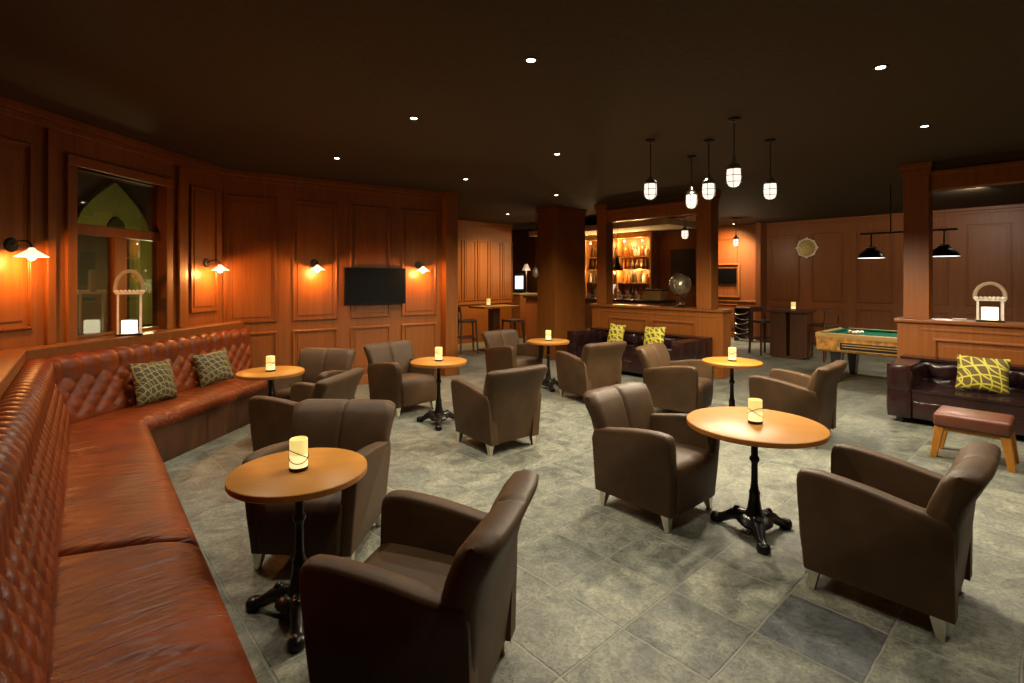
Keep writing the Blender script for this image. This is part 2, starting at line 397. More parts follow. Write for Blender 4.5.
# courtyard seen through the window
mb = MB()
mb.box(w0-3.0, w1+5.0, 1.7, 1.8, 0, 4.2)
cy = struct(mb.build('wall_courtyard', M['courtyard'], None, 0, 0, 1, (A0[0], A0[1], 0), RA))
ac, hw = tA(7.08), .60
arch = []
for i in range(13):
    t = i/12; arch.append((ac - hw*(1 - t), 2.38 + (3.05-2.38)*t**.62))
outl = arch + [(2*ac - a, z) for a, z in reversed(arch[:-1])]
mb = MB(); mb.loft([[(a, 1.62, z) for a, z in outl], [(a, 1.70, z) for a, z in outl]])
mb.box(ac+.32, ac+.75, 1.60, 1.70, 1.0, 2.30)
mb.box(ac-.95, ac-.70, 1.60, 1.70, 1.75, 2.2)
struct(mb.build('wall_courtyard_arch', M['olive'], None, 0, 0, 1, (A0[0], A0[1], 0), RA))
small = [(ac-.16, 2.38), (ac-.13, 2.46), (ac-.07, 2.52), (ac, 2.56), (ac+.07, 2.52), (ac+.13, 2.46), (ac+.16, 2.38)]
mb = MB(); mb.loft([[(a, 1.60, z) for a, z in small], [(a, 1.63, z) for a, z in small]])
struct(mb.build('trim_1', M['courtyard'], None, 0, 0, 1, (A0[0], A0[1], 0), RA))

# television wall
B0 = Vector((-3.985, 7.06)); BD = Vector((.818, .576)).normalized()
def tB(px):
    r = (px-512)/512
    return (r*B0.y - B0.x) / (BD.x - r*BD.y)
BL = tB(444); B1 = B0 + BD*BL
pan = []
for a, b_ in ((226, 277), (292, 337.5), (350, 390), (401, 436)):
    pan.append((tB(a), tB(b_), 1.06, 2.86)); pan.append((tB(a), tB(b_), .22, .93))
wallB = wall('wall_television', B0, B1, M['wall'], panels=pan, rails=[(tB(213), tB(217), .14, 2.95, .03)])
RB = math.atan2(BD.y, BD.x)
def onB(t, out=0, z=0):
    p = B0 + BD*t + Vector((BD.y, -BD.x))*out
    return (p.x, p.y, z)
def pillar(name, loc, s, rz, mat=None, z0=0, cap=True):
    mb = MB(); h = s/2
    mb.box(-h, h, -h, h, z0, CEIL)
    if cap:
        for zz, e in ((CEIL-.20, .010), (CEIL-.13, .022), (CEIL-.06, .036)):
            mb.box(-h-e, h+e, -h-e, h+e, zz, zz+.07)
    if z0 == 0:
        mb.box(-h-.02, h+.02, -h-.02, h+.02, 0, .16)
    o = struct(mb.build(name, mat or M['wall'], None, 0, .006, 2, loc, rz)); return o
pp = B1 + BD*.10
pillar('pillar', (pp.x, pp.y-.05, 0), .24, RB, cap=False)
# wall behind the pillar, and the far back wall with the bar-height table
wall('wall_return', (-1.30, 9.25), (uv(-.95, 9.1)[0]-.02, uv(-.95, 9.1)[1]), M['wall'], th=.15)
L9 = 1.32+.95
pan = [(.15+i*.44, .15+i*.44+.38, 1.10, 2.7) for i in range(5)]
wall('wall_back', uv(-.95, 9.1)[:2], uv(1.32, 9.1)[:2], M['wall'], panels=pan, rails=[(0, L9, 1.0, .04, .03)])
# passage beyond
wall('wall_passage', uv(.2, 12.4)[:2], uv(4.5, 12.4)[:2], M['dark_wall'], cornice=False)
wall('wall_passage_side', uv(3.6, 9.0)[:2], uv(3.6, 4.3)[:2], M['dark_wall'], cornice=False, th=.1)
wall('wall_passage_end', uv(3.0, 12.5)[:2], uv(3.0, 9.0)[:2], M['barwood'], cornice=False, th=.1)
# bar wall
wall('wall_bar', uv(2.9, 9.0)[:2], uv(2.9, 4.25)[:2], M['dark_wall'], th=.6, cornice=False)
# pool wall
PV0, PV1 = 9.1, -4.0
def tP(v): return PV0 - v
pan = []
for a in (3.55, 2.55, 1.55, .55, -.45, -1.45, -2.45, -3.45):
    pan.append((tP(a+.41), tP(a-.30), 1.10, 2.84)); pan.append((tP(a+.41), tP(a-.30), .25, .95))
for a in (5.25, 6.2):
    pan.append((tP(a+.38), tP(a-.38), 1.10, 2.84)); pan.append((tP(a+.38), tP(a-.38), .25, .95))
wall('wall_pool', uv(6.2, PV0)[:2], uv(6.2, PV1)[:2], M['dark_wall'], panels=pan, rails=[(0, tP(4.2), 1.02, .04, .03)])
mb = MB().box(5.80, 6.2, 4.08, 4.22, 0, CEIL)
struct(mb.build('wall_light_stop', M['dark_wall'], None, 0, .008, 2, (G0.x, G0.y, 0), GROT))  # added stub wall, keeps passage light from spreading along the panelling
# unseen sides of the room
wall('wall_right', uv(6.2, -4.0)[:2], uv(-12.0, -4.0)[:2], M['dark_wall'])
wall('wall_near', uv(-12.0, -4.0)[:2], uv(-12.0, 5.6)[:2], M['dark_wall'])
# thick column by the bar
mb = MB(); mb.box(-.62, .35, 5.64, 6.16, 0, CEIL)
mb.box(-.635, .365, 5.625, 6.175, 0, .16)
mb.box(-.635, .365, 5.625, 6.175, CEIL-.14, CEIL-.06); mb.box(-.65, .38, 5.61, 6.19, CEIL-.06, CEIL)
struct(mb.build('column', M['wall'], None, 0, .006, 2, (G0.x, G0.y, 0), GROT))

def half_wall(name, v0, v1, panels):
    ln = v0 - v1
    mb = MB(); mb.box(0, ln, 0, .30, 0, 1.115)
    mb.box(0, ln, -.02, .002, 0, .14); mb.box(.25, ln-.1, -.012, .002, 1.02, 1.05)
    for p in panels: moulding(mb, *p, w=.04, d=.03)
    o = struct(mb.build(name, M['wall'], None, 0, .005, 2, uv(0, v0), GROT - PI/2))
    c = MB().box(-.03, ln+.03, -.045, .345, 1.115, 1.165).build('cap', M['wall_x'], o, 0, .012, 3)
    return o
half_wall('wall_half_sofa', 0.0, -2.7, [(.38, 1.36, .25, .93), (1.46, 2.44, .25, .93)])
half_wall('wall_half_bar', 5.17, 2.38, [(.45, 1.32, .25, .93), (1.42, 2.30, .25, .93)])
pillar('pillar', uv(.15, -.20), .27, GROT, z0=1.165)
pillar('pillar', uv(.15, 2.73), .27, GROT, z0=1.165)
pillar('pillar', uv(.15, 4.95), .24, GROT, z0=1.165)
def beam(name, v0, v1, z0=2.84, z1=3.08):
    mb = MB().box(.05, .25, v1, v0, z0, z1); mb.box(.03, .27, v1, v0, z1-.05, z1); struct(MB().box(.06, .24, v1, v0, z1, CEIL).build('beam_fascia', M['ceil'], None, 0, 0, 1, (G0.x, G0.y, 0), GROT))
    struct(mb.build(name, M['wall'], None, 0, .005, 2, (G0.x, G0.y, 0), GROT))
beam('beam', -.34, -2.7); beam('beam', 4.83, 2.87)

# ------------------------------------------------------------------ downlights
def make_downlight(x, y, label):
    t = thing('downlight', label, 'downlight', (x, y, CEIL), 0, 'recessed ceiling downlights')
    MB().lathe([(.028, -.004), (.045, -.007), (.05, -.004), (.05, 0), (.028, 0)], 20, cap=False).build('trim_ring', M['wire'], t)
    MB().lathe([(.0005, -.003), (.030, -.005)], 20, cap=False).build('lens', M['lens'], t)
    return t
dl = [(.13, 3.52, 'round ceiling downlight above the aisle behind the foreground armchair'),
      (2.62, 3.64, 'round ceiling downlight above the armchair beside the biggest table'),
      (-.92, 4.8, 'round ceiling downlight nearest the banquette side above the room middle'),
      (4.07, 5.05, 'round ceiling downlight in front of the beam by the dark sofa'),
      (-2.19, 6.4, 'round ceiling downlight closest to the television wall and its banquette end'),
      (.545, 6.19, 'round ceiling downlight above the aisle left of the cage pendants'),
      (-.70, 7.76, 'round ceiling downlight above the pillar end of the television wall'),
      (.80, 9.25, 'round ceiling downlight above the sofa before the bar half wall'),
      (-.10, 12.0, 'round ceiling downlight above the bar-height table at the back wall'),
      (3.85, 12.0, 'small ceiling downlight above the bar behind the globe'),
      (6.15, 14.2, 'small ceiling downlight above the passage with the orange wall'),
      (7.65, 8.35, 'ceiling downlight seen under the beam beyond the half wall')]
for x, y, l in dl: make_downlight(x, y, l)
def spot(x, y, z, w, ang=122, blend=1.0, col=(1,.90,.72), r=.05, name='spot', tgt=None):
    L = bpy.data.lights.new(name, 'SPOT'); L.energy = w; L.spot_size = math.radians(ang); L.spot_blend = blend
    L.color = col; L.shadow_soft_size = r
    o = bpy.data.objects.new(name, L); COL.objects.link(o); o.location = (x, y, z)
    if tgt:
        o.rotation_euler = (Vector(tgt)-Vector((x, y, z))).to_track_quat('-Z', 'Y').to_euler()
    return o
def point(x, y, z, w, col=(1,.6,.25), r=.03):
    L = bpy.data.lights.new('lamp_light', 'POINT'); L.energy = w; L.color = col; L.shadow_soft_size = r
    o = bpy.data.objects.new('lamp_light', L); COL.objects.link(o); o.location = (x, y, z); return o
SPOTW = 215
for i, (x, y, l) in enumerate(dl):
    k = 1.0
    if i in (8,): k = .7
    if i in (9,): k = .25
    if i == 11: k = 1.8
    if i == 10: k = 1.5
    spot(x, y, CEIL-.02, SPOTW*k, name='downlight_and_fill')
for x, y in ((-2.3, 3.2), (.6, 1.7), (2.9, 2.0), (4.9, 3.4), (2.1, 5.9), (-2.7, 4.9), (3.2, 7.2), (5.3, 5.2)):  # added fill spots, no ceiling fixture belongs to them
    spot(x, y, CEIL-.02, SPOTW*.6, name='downlight_and_fill')

# ------------------------------------------------------------------ wall sconces
def make_sconce(loc, rz, label):
    """local -y points into the room"""
    t = thing('wall_sconce', label, 'wall lamp', loc, rz, 'sconces along the panelled walls')
    R = Matrix.Rotation(PI/2, 4, 'X')
    MB().lathe([(.0, -.001), (.062, 0), (.062, .012), (.05, .022), (.0, .024)], 20, R).build('backplate', M['black'], t)
    MB().tube([(0,-.02,0), (0,-.08,.03), (0,-.15,.035), (0,-.19,.01), (0,-.2,-.03)], .008).build('arm', M['black'], t)
    T = Matrix.Translation((0, -.2, -.10))
    MB().lathe([(.018, .075), (.026, .06), (.05, .042), (.112, .0), (.109, -.002), (.048, .036), (.016, .055)], 28, T, cap=False).build('shade', M['whiteshade'], t)
    MB().sphere((0, -.2, -.102), .030).build('bulb', M['bulb'], t)
    return t
def sconceA(y, z, label):
    t = make_sconce((XA(y)+.0, y, z), RA, label)
    return t
s1 = sconceA(4.33, 1.98, 'lit wall lamp on the panel between the banquette corner and the window')
s2 = sconceA(6.72, 1.90, 'lit wall lamp between the window and the panelled corner')
s3 = make_sconce(onB(tB(314), 0, 1.92), RB, 'lit wall lamp on the panel beside the black television')
s4 = make_sconce(onB(tB(418), 0, 1.92), RB, 'lit wall lamp between the television and the pillar')
SCW = 30
for s in (s1, s2, s3, s4):
    p = s.matrix_basis @ Vector((0, -.2, -.15))
    point(p.x, p.y, p.z, SCW, (1,.40,.10), .03)

# television
tv = thing('television', 'flat black television mounted on the panelled wall', 'television', onB((tB(343)+tB(404))/2, .005, 1.57), RB)
w_ = (tB(404)-tB(343))/2
MB().box(-w_, w_, -.075, -.03, -.295, .295).build('casing', M['tvb'], tv, 0, .006, 2)
MB().box(-w_+.012, w_-.012, -.0775, -.074, -.275, .283).build('screen', M['tv'], tv, 0)
MB().box(-.2, .2, -.032, 0, -.15, .15).build('bracket', M['tvb'], tv, 0)

# ------------------------------------------------------------------ banquette
FC = Vector((-3.2, 4.5)); BA = Vector((.641, -.767)).normalized(); BB = Vector((.114, .9935)).normalized()
n1 = Vector((BA.y, -BA.x)); n2 = Vector((-BB.y, BB.x))
MIT = (n1 + n2) / (1 + n1.dot(n2))
def bpt(seg, o, s, z):
    """offset o toward the wall, s along from the mitred corner"""
    if seg == 2: s = s*(1 + SK*max(0, o)/L2)         # the far end is cut square to the next wall
    p = FC + MIT*o + (BA if seg == 1 else BB)*s
    return Vector((p.x, p.y, z))
L1 = 5.0; L2 = 1.85; SK = 1.30
ban = thing('banquette', 'long rust-red leather banquette with deep-buttoned back along the window wall', 'banquette seat', (FC.x, FC.y, 0))
INV = Matrix.Translation((-FC.x, -FC.y, 0))
for seg, ln in ((1, L1), (2, L2)):
    prof = [(.03, 0), (.03, .33), (.85, .33), (.85, .0)]
    MB().loft([[bpt(seg, o_, s, z) for o_, z in prof] for s in (0, ln)], m=INV).build('base', M['base'], ban, 0)
def cushion(seg, s0, s1, seed, miter0):
    prof = [(.66, .34), (.66, .43), (.62, .452), (.5, .462), (.38, .468), (.26, .470), (.16, .468), (.09, .460), (.045, .448), (.012, .425), (.0, .395), (.0, .36), (.012, .335)]
    dense = []
    for i in range(len(prof)-1):
        k = 3 if 2 <= i <= 6 else 1
        for j in range(k):
            t = j/k; dense.append((prof[i][0]*(1-t)+prof[i+1][0]*t, prof[i][1]*(1-t)+prof[i+1][1]*t))
    dense.append(prof[-1])
    n = max(20, int((s1-s0)/.016)); rings = []
    for i in range(n+1):
        s = s0 + (s1-s0)*i/n
        e = min((s-s0) if not miter0 else 9, s1-s); e0 = min(1, max(0, e)/.05)
        rr = math.sqrt(max(0, 1-(1-e0)**2)); ring = []
        for o_, z in dense:
            ss = s
            top = max(0, (z-.40)/.07)
            wr = 0
            if top > .3:
                a = noise.noise(Vector((s*16+seed*7, o_*2.0, seed))); b_ = noise.noise(Vector((s*34+seed*3, o_*3.2+5, seed)))
                amp = .5+.5*noise.noise(Vector((s*2.2, o_*2.5, seed+9)))
                wr = (1-abs(a)*2.2)*.0055*amp*2 + b_*.0025*amp + .008*noise.noise(Vector((s*2.4, o_*2, seed+2)))
                fade = min(1, max(0, (o_-.02)/.12)); wr *= fade
            z2 = .36 + (z-.36)*(0.25+.75*rr) + wr*rr if z > .36 else z
            ring.append(bpt(seg, o_, ss, z2))
        rings.append(ring)
    return MB().loft(rings, True, True, INV).build('seat_cushion', M['rust_seat'] if seg == 1 else M['rust_seat_end'], ban, 60)
cushion(1, .0, 2.655, 1, True); cushion(1, 2.662, L1-.02, 2, False); cushion(2, .0, L2-.01, 3, True)
def tufted_back(seg, ln):
    base = [(.535, .42), (.542, .50), (.562, .58), (.585, .66), (.61, .74), (.632, .80), (.646, .85), (.648, .89), (.648, .925), (.655, .96), (.68, .985), (.715, .996), (.76, .992), (.80, .97), (.82, .93)]
    pts = []
    for i in range(len(base)-1):
        k = 5 if i < 7 else 3
        for j in range(k):
            t = j/k; pts.append((base[i][0]*(1-t)+base[i+1][0]*t, base[i][1]*(1-t)+base[i+1][1]*t))
    pts.append(base[-1])
    for _ in range(3):
        pts = [pts[0]] + [((a[0]+2*b[0]+c_[0])/4, (a[1]+2*b[1]+c_[1])/4) for a, b, c_ in zip(pts, pts[1:], pts[2:])] + [pts[-1]]
    arc = [0]
    for a, b in zip(pts, pts[1:]): arc.append(arc[-1]+math.hypot(b[0]-a[0], b[1]-a[1]))
    nor = []
    for i in range(len(pts)):
        a, b = pts[max(0, i-1)], pts[min(len(pts)-1, i+1)]
        d = Vector((b[0]-a[0], b[1]-a[1])).normalized(); nor.append(Vector((-d.y, d.x)))
    W, H = .128, .165
    top = arc[min(range(len(pts)), key=lambda i: abs(pts[i][1]-.845) + (0 if pts[i][0] < .7 else 1))]
    n = int(ln/.0105); rings = []
    def hgt(s, q):
        a = (s+.06)/W; b = (top-q)/H
        if b <= 0:
            return abs(math.sin(PI*a))**.5
        f = (abs(math.sin(PI*(a+b)))*abs(math.sin(PI*(a-b))))**.5
        p, q2 = a+b, a-b
        dp, dq = p-round(p), q2-round(q2)
        but = math.exp(-(dp*dp+dq*dq)/.02)
        h = .25 + .75*f - .35*but
        if b > 2.05: 
            t = min(1, (b-2.05)/.15); h = h*(1-t) + .72*t
        return h
    for i in range(n+1):
        s = ln*i/n; ring = []
        e = min(1, min(s+ (1 if seg else 0), ln-s)/.03)
        for (o_, z), nn, q in zip(pts, nor, arc):
            d = .030*hgt(s, q)*max(0, e)
            ed = min(1, q/.05)
            ring.append(bpt(seg, o_ + nn.x*d*ed, s, z + nn.y*d*ed))
        ring += [bpt(seg, .82, s, .90), bpt(seg, .82, s, .42)]
        rings.append(ring)
    mb = MB(); mb.loft(rings, True, True, INV)
    return mb.build('backrest', M['rust'], ban, 70)
tufted_back(1, L1-.02); tufted_back(2, L2)
# buttons live in one mesh with the second back
# wooden ledge behind the banquette
mb = MB()
for seg, ln in ((1, L1), (2, L2-.02)):
    for (o0, o1, z0, z1) in ((.80, 1.0, 1.00, 1.10), (.83, 1.0, 0, 1.0)):
        mb.loft([[bpt(seg, o_, s, z) for o_, z in ((o0, z0), (o0, z1), (o1, z1), (o1, z0))] for s in (0, ln)])
# triangular filling between the first run and the window wall
p_in = bpt(1, .98, 0, 0); p_far = bpt(1, .98, L1, 0)
tri = [(p_in.x, p_in.y), (p_far.x, p_far.y), (XA(p_far.y)-.02, p_far.y), (XA(p_in.y+.1)-.02, p_in.y+.1)]
mb.loft([[(x, y, 1.0) for x, y in tri], [(x, y, 1.098) for x, y in tri]])
struct(mb.build('trim_2', M['wall_x'], None, 0, .008, 2))

# ------------------------------------------------------------------ pillows
def pillow_mesh(w, h, t, n=22):
    mb = MB(); fr = []; bk = []
    for j in range(n+1):
        b = -1+2*j/n
        for i in range(n+1):
            a = -1+2*i/n
            pinch = 1 - .07*(1-abs(a)**2)*abs(b)**3
            pin2 = 1 - .07*(1-abs(b)**2)*abs(a)**3
            puff = t*((1-abs(a)**2.4)*(1-abs(b)**2.4))**.55
            x = a*w/2*pin2; z = b*h/2*pinch
            fr.append((x, -puff-.002, z)); bk.append((x, puff*.8+.002, z))
    fs = []
    for j in range(n):
        for i in range(n):
            k = j*(n+1)+i; fs.append((k, k+1, k+n+2, k+n+1))
    mb.add(fr, fs); mb.add(bk, [tuple(reversed(f)) for f in fs])
    # close the rim
    N0 = (n+1)*(n+1); rim = [i for i in range(n+1)] + [(j*(n+1)+n) for j in range(1, n+1)] + [n*(n+1)+i for i in range(n-1, -1, -1)] + [j*(n+1) for j in range(n-1, 0, -1)]
    for a, b in zip(rim, rim[1:]+rim[:1]): mb.f.append([a, b, b+N0, a+N0])
    return mb
def pillow(loc, rot, mat, label, w=.42, h=.42, t=.075, group=None):
    o = pillow_mesh(w, h, t).build('throw_pillow', mat, None, 80)
    o.location = loc; o.rotation_euler = rot
    return tag(o, label, 'pillow', group)
nb = math.atan2(BB.y, BB.x)
b1 = bpt(2, .42, .56, .67); b2 = bpt(2, .42, 1.22, .665)
pillow(b1, (math.radians(-18), math.radians(3), nb-.12), M['cushion'], 'brown line-patterned pillow on the banquette nearest its corner', .45, .42)
pillow(b2, (math.radians(-20), math.radians(-6), nb-.42), M['cushion'], 'brown line-patterned pillow at the table end of the banquette', .40, .38)

# ------------------------------------------------------------------ lanterns
def lantern(loc, rz, s, bh, label, ah):
    t = thing('candle_lantern', label, 'lantern', loc, rz); t.scale = (s, s, s)
    MB().box(-.14, .14, -.14, .14, 0, .025).build('base', M['wire'], t, 0, .006, 2)
    for x in (-1, 1):
        for y in (-1, 1):
            MB().box(x*.12-.011, x*.12+.011, y*.12-.011, y*.12+.011, .025, bh).build('post', M['whitegilt'], t, 0)
    for k in range(4):
        m = Matrix.Rotation(k*PI/2, 4, 'Z')
        MB().box(-.105, .105, -.121, -.118, .03, bh-.01, m).build('pane', M['clear'], t, 0)
    MB().lathe([(.0, .026), (.085, .026), (.085, .19), (.07, .185), (0, .18)], 24).build('candle', M['lampcandle'], t)
    mb = MB(); mb.box(-.15, .15, -.15, .15, bh, bh+.02)
    for k in range(4):
        m = Matrix.Rotation(k*PI/2, 4, 'Z')
        for i in range(7):
            mb.add(*_ball((-.13+i*.0433, -.145, bh+.034), .021), m)
    mb.build('crown', M['whitegilt'], t)
    rings = []
    for i in range(17):
        a = PI*i/16; cx, cz = -.15*math.cos(a), bh+.03+ah*math.sin(a)**.85
        px, pz = -math.cos(a), math.sin(a)
        rings.append([(cx+px*e*.022, y, cz+pz*e*.022) for e, y in ((-1,-.03),(1,-.03),(1,.03),(-1,.03))])
    MB().loft(rings).build('handle', M['pale'], t, 30, .006, 2)
    return t
def _ball(c, r):
    m = MB(); m.sphere(c, r, 8, 5); return m.v, m.f
lp = bpt(2, .925, .72, 1.10)
lantern(lp, .65, .80, .54, 'tall candle lantern with arched handle on the window ledge', .27)
lp2 = uv(.15, -.90, 1.165)
lantern(lp2, -.72, .92, .28, 'squat candle lantern with arched handle on the half wall behind the sofa', .20)
t = thing('ashtray', 'small pale dish beside the squat lantern on the half wall', 'dish', uv(.12, -.62, 1.165))
MB().lathe([(0,0), (.06,0), (.075,.02), (.072,.022), (.055,.008), (0,.006)], 20).build('bowl', M['ivory'], t)

# ------------------------------------------------------------------ armchairs
def sm(x): x = max(0, min(1, x)); return x*x*(3-2*x)
def make_armchair(label):
    t = thing('armchair', label, 'armchair', (0,0,0), 0, 'brown leather tub armchairs round the bistro tables')
    lm, am = M['chair'], M['alu']
    # seat with a rolled front that drops to the plinth
    prof = [(.325,.105), (.340,.20), (.347,.30), (.344,.36), (.332,.405), (.31,.430), (.26,.442), (.15,.440), (0,.430), (-.12,.418), (-.24,.405), (-.25,.105)]
    MB().loft([[(sx*(.262+(min(z,.44)-.44)*.085), y, z) for y, z in prof] for sx in (-1, 1)]).build('seat', lm, t, 50, .022, 3)
    # backrest: curved wide shell with a seam down the inner face
    loop = [(-.280,.105), (-.312,.105), (-.333,.30), (-.352,.44), (-.364,.55), (-.392,.65), (-.434,.742), (-.455,.786), (-.457,.812), (-.440,.828), (-.395,.832), (-.345,.818), (-.305,.762), (-.264,.65), (-.233,.54), (-.213,.43), (-.215,.30), (-.215,.105)]
    rings = []; nx = 40
    for i in range(nx+1):
        a = -1+2*i/nx; ax = abs(a); ring = []
        f = 1.0
        if ax > .86: f = .30 + .70*math.sqrt(max(0, 1-((ax-.86)/.14)**2))
        for k, (y, z) in enumerate(loop):
            hwid = .294 + .070*max(0, (z-.105)/.725)**1.1
            ym = -.283 - .10*sm((z-.45)/.4)
            y2 = ym + (y-ym)*f
            z2 = z
            if z > .70: z2 -= .022*sm((ax-.80)/.2) 
            if k >= 9:
                g = math.exp(-(a/.035)**2); y2 -= .014*g
                if 9 <= k <= 11: z2 -= .010*g
                if k >= 12: y2 += .012*(1-abs(2*ax-1)**2)      # each half slightly padded
            # gentle wrap of the wings
            y2 += .030*ax**4 * sm((z-.3)/.3)
            ring.append((a*hwid, y2, z2))
        rings.append(ring)
    MB().loft(rings).build('backrest', lm, t, 60)
    # arms: panel with a rounded crown that dips toward the back
    out = [(-.30,.105), (.305,.105), (.318,.30), (.325,.48), (.327,.59), (.322,.625), (.308,.645), (.28,.655), (.21,.658), (.12,.650), (.02,.638), (-.08,.620), (-.17,.602), (-.25,.590), (-.31,.584), (-.335,.52), (-.335,.105)]
    for sx in (-1, 1):
        rings = []
        for k, (xx, gr) in enumerate(((.262, -.022), (.264, -.008), (.272, 0), (.304, .004), (.338, 0), (.346, -.007), (.349, -.022))):
            r_ = []
            for y, z in out:
                zz = z + gr*sm((z-.30)/.2); yy = y + (gr if y > .2 else 0)*.7
                r_.append((sx*(xx + (z-.65)*.095), yy, zz))
            rings.append(r_)
        MB().loft(rings).build('armrest', lm, t, 60)
    for sx in (-1, 1):
        for sy in (-1, 1):
            cx, cy = sx*.265, sy*.262 - .006
            rings = []
            for z, s, o in ((0, .016, .012), (.112, .031, 0)):
                ox, oy = cx + sx*o*.6, cy + sy*o
                rings.append([(ox-s, oy-s, z), (ox+s, oy-s, z), (ox+s, oy+s, z), (ox-s, oy+s, z)])
            MB().loft(rings).build('leg', am, t, 0, .003, 2)
    return t
CH = [
 ((2.03, 2.80), (-.675, .737), 'brown leather armchair beside the biggest round table, its back to the footstool'),
 ((-.385, 2.13), (-.965, .26), 'foreground brown armchair turned side-on to the table by the banquette seat'),
 ((-1.20, 3.25), (-.06, -1.0), 'brown armchair facing the camera just behind the table nearest the banquette cushions'),
 ((-1.93, 4.76), (-.98, .19), 'brown armchair facing the banquette, half hidden behind another armchair back'),
 ((-2.33, 5.95), (-.16, -.99), 'brown armchair behind the table at the far end of the banquette'),
 ((-1.41, 6.68), (.72, -.69), 'brown armchair below the television, facing its own round table'),
 ((-.17, 5.29), (-.62, .78), 'brown armchair seen from behind before the table under the television'),
 ((1.075, 3.81), (.65, -.76), 'brown armchair facing the biggest round table across the aisle'),
 ((3.01, 5.50), (-.69, .72), 'brown armchair between the dark footstool sofa and the table behind the biggest one'),
 ((2.10, 6.43), (.78, -.62), 'brown armchair at the small table in front of the bar sofa arm'),
 ((1.08, 7.27), (-.53, .85), 'brown armchair with its back to the sofa below the bar half wall'),
 ((.04, 8.22), (.66, -.75), 'brown armchair farthest back, in front of the bar-height table'),
]
c0 = make_armchair(CH[0][2])
for i, ((x, y), (fx, fy), l) in enumerate(CH):
    if i == 0: c0.location = (x, y, 0); c0.rotation_euler.z = faceto(fx, fy)
    else: dup(c0, (x, y, 0), faceto(fx, fy), l)

# ------------------------------------------------------------------ bistro tables and candles
TH = .735
def make_table(R, label, loc, rz):
    t = thing('bistro_table', label, 'table', loc, rz, 'round wooden bistro tables on cast-iron feet')
    MB().lathe([(0, TH), (R-.006, TH), (R-.001, TH-.004), (R-.02, TH-.034), (0, TH-.034)], 64).build('tabletop', M['table'], t, 40)
    MB().lathe([(R-.004, TH-.004), (R, TH-.007), (R, TH-.031), (R-.006, TH-.036), (R-.02, TH-.036), (R-.02, TH-.004)], 64, cap=False).build('edge_band', M['table_edge'], t, 40)
    MB().lathe([(0,.10), (.055,.10), (.06,.13), (.045,.16), (.040,.20), (.036,.215), (.034,.26), (.036,.275), (.027,.29), (.022,.33), (.020,.45), (.022,.47), (.032,.485), (.032,.50), (.022,.515), (.020,.66), (.03,.672), (.09,.678), (.09,.681), (0,.681)], 20).build('column', M['iron'], t, 50)
    MB().lathe([(0,.05), (.09,.05), (.115,.075), (.10,.10), (.065,.12), (0,.105)], 24).build('hub', M['iron'], t, 50)
    for k in range(3):
        m = Matrix.Rotation(k*2*PI/3, 4, 'Z')
        path = [(.05,0,.095), (.10,0,.098), (.145,0,.082), (.19,0,.052), (.22,0,.036), (.255,0,.034)]
        mb = MB(); mb.tube(path, [.046,.044,.036,.030,.030,.026], 10, m)
        mb.lathe([(0,0), (.034,0), (.042,.012), (.042,.035), (.032,.052), (.015,.060), (0,.062)], 14, m @ Matrix.Translation((.255,0,0)))
        mb.add(*_ball((.115, .0, .125), .026), m)
        mb.build('foot', M['iron'], t, 60)
    return t
def make_candle(loc, label, s=1.0):
    t = thing('candle_holder', label, 'candle', loc, random.uniform(0, 6), 'lit candle glasses on the tables'); t.scale = (s, s, s*.92)
    MB().lathe([(0,0), (.044,0), (.046,.006), (.046,.02), (.0,.02)], 20).build('base', M['wire'], t)
    MB().lathe([(.043,.088), (.043,.168), (.040,.171), (.035,.165), (.034,.10), (0,.098)], 24, cap=False).build('glass_cylinder', M['candle'], t)
    MB().lathe([(0,.02), (.043,.02), (.043,.088), (0,.088)], 24, cap=False).build('glowing_wax', M['candle_lo'], t)
    pts = [(.045*math.cos(a), .045*math.sin(a), .075+.03*math.sin(a*1.0+.5)) for a in [2*PI*i/30 for i in range(31)]]
    pts2 = [(.045*math.cos(a), .045*math.sin(a), .085-.03*math.sin(a+1.6)) for a in [2*PI*i/30 for i in range(31)]]
    mb = MB(); mb.tube(pts, .0022, 6); mb.tube(pts2, .0022, 6); mb.build('wire_band', M['wire'], t)
    return t
TB = [
 ((1.62, 3.42), .43, 'biggest round wooden table, standing between two facing brown armchairs', 4.47, 'lit candle on the biggest round table'),
 ((-1.075, 2.59), .33, 'round wooden table close beside the banquette seat and foreground armchair', 5.06, 'lit candle on the table beside the banquette cushions'),
 ((-2.50, 5.31), .325, 'round wooden table against the far end of the banquette', 4.71, 'lit candle at the far end of the banquette'),
 ((-.855, 5.98), .325, 'round wooden table under the television between two armchairs', 4.85, 'lit candle on the table below the television'),
 ((.56, 7.90), .325, 'round wooden table beside the thick column, farthest of the round tables', 4.89, 'lit candle on the round table beside the thick column'),
 ((2.56, 5.96), .325, 'round wooden table right behind the biggest one, near the bar sofa', 4.47, 'lit candle on the round table behind the biggest one'),
]
for (x, y), R, l, rz, cl in TB:
    make_table(R, l, (x, y, 0), rz)
    make_candle((x, y - .01, TH), cl)

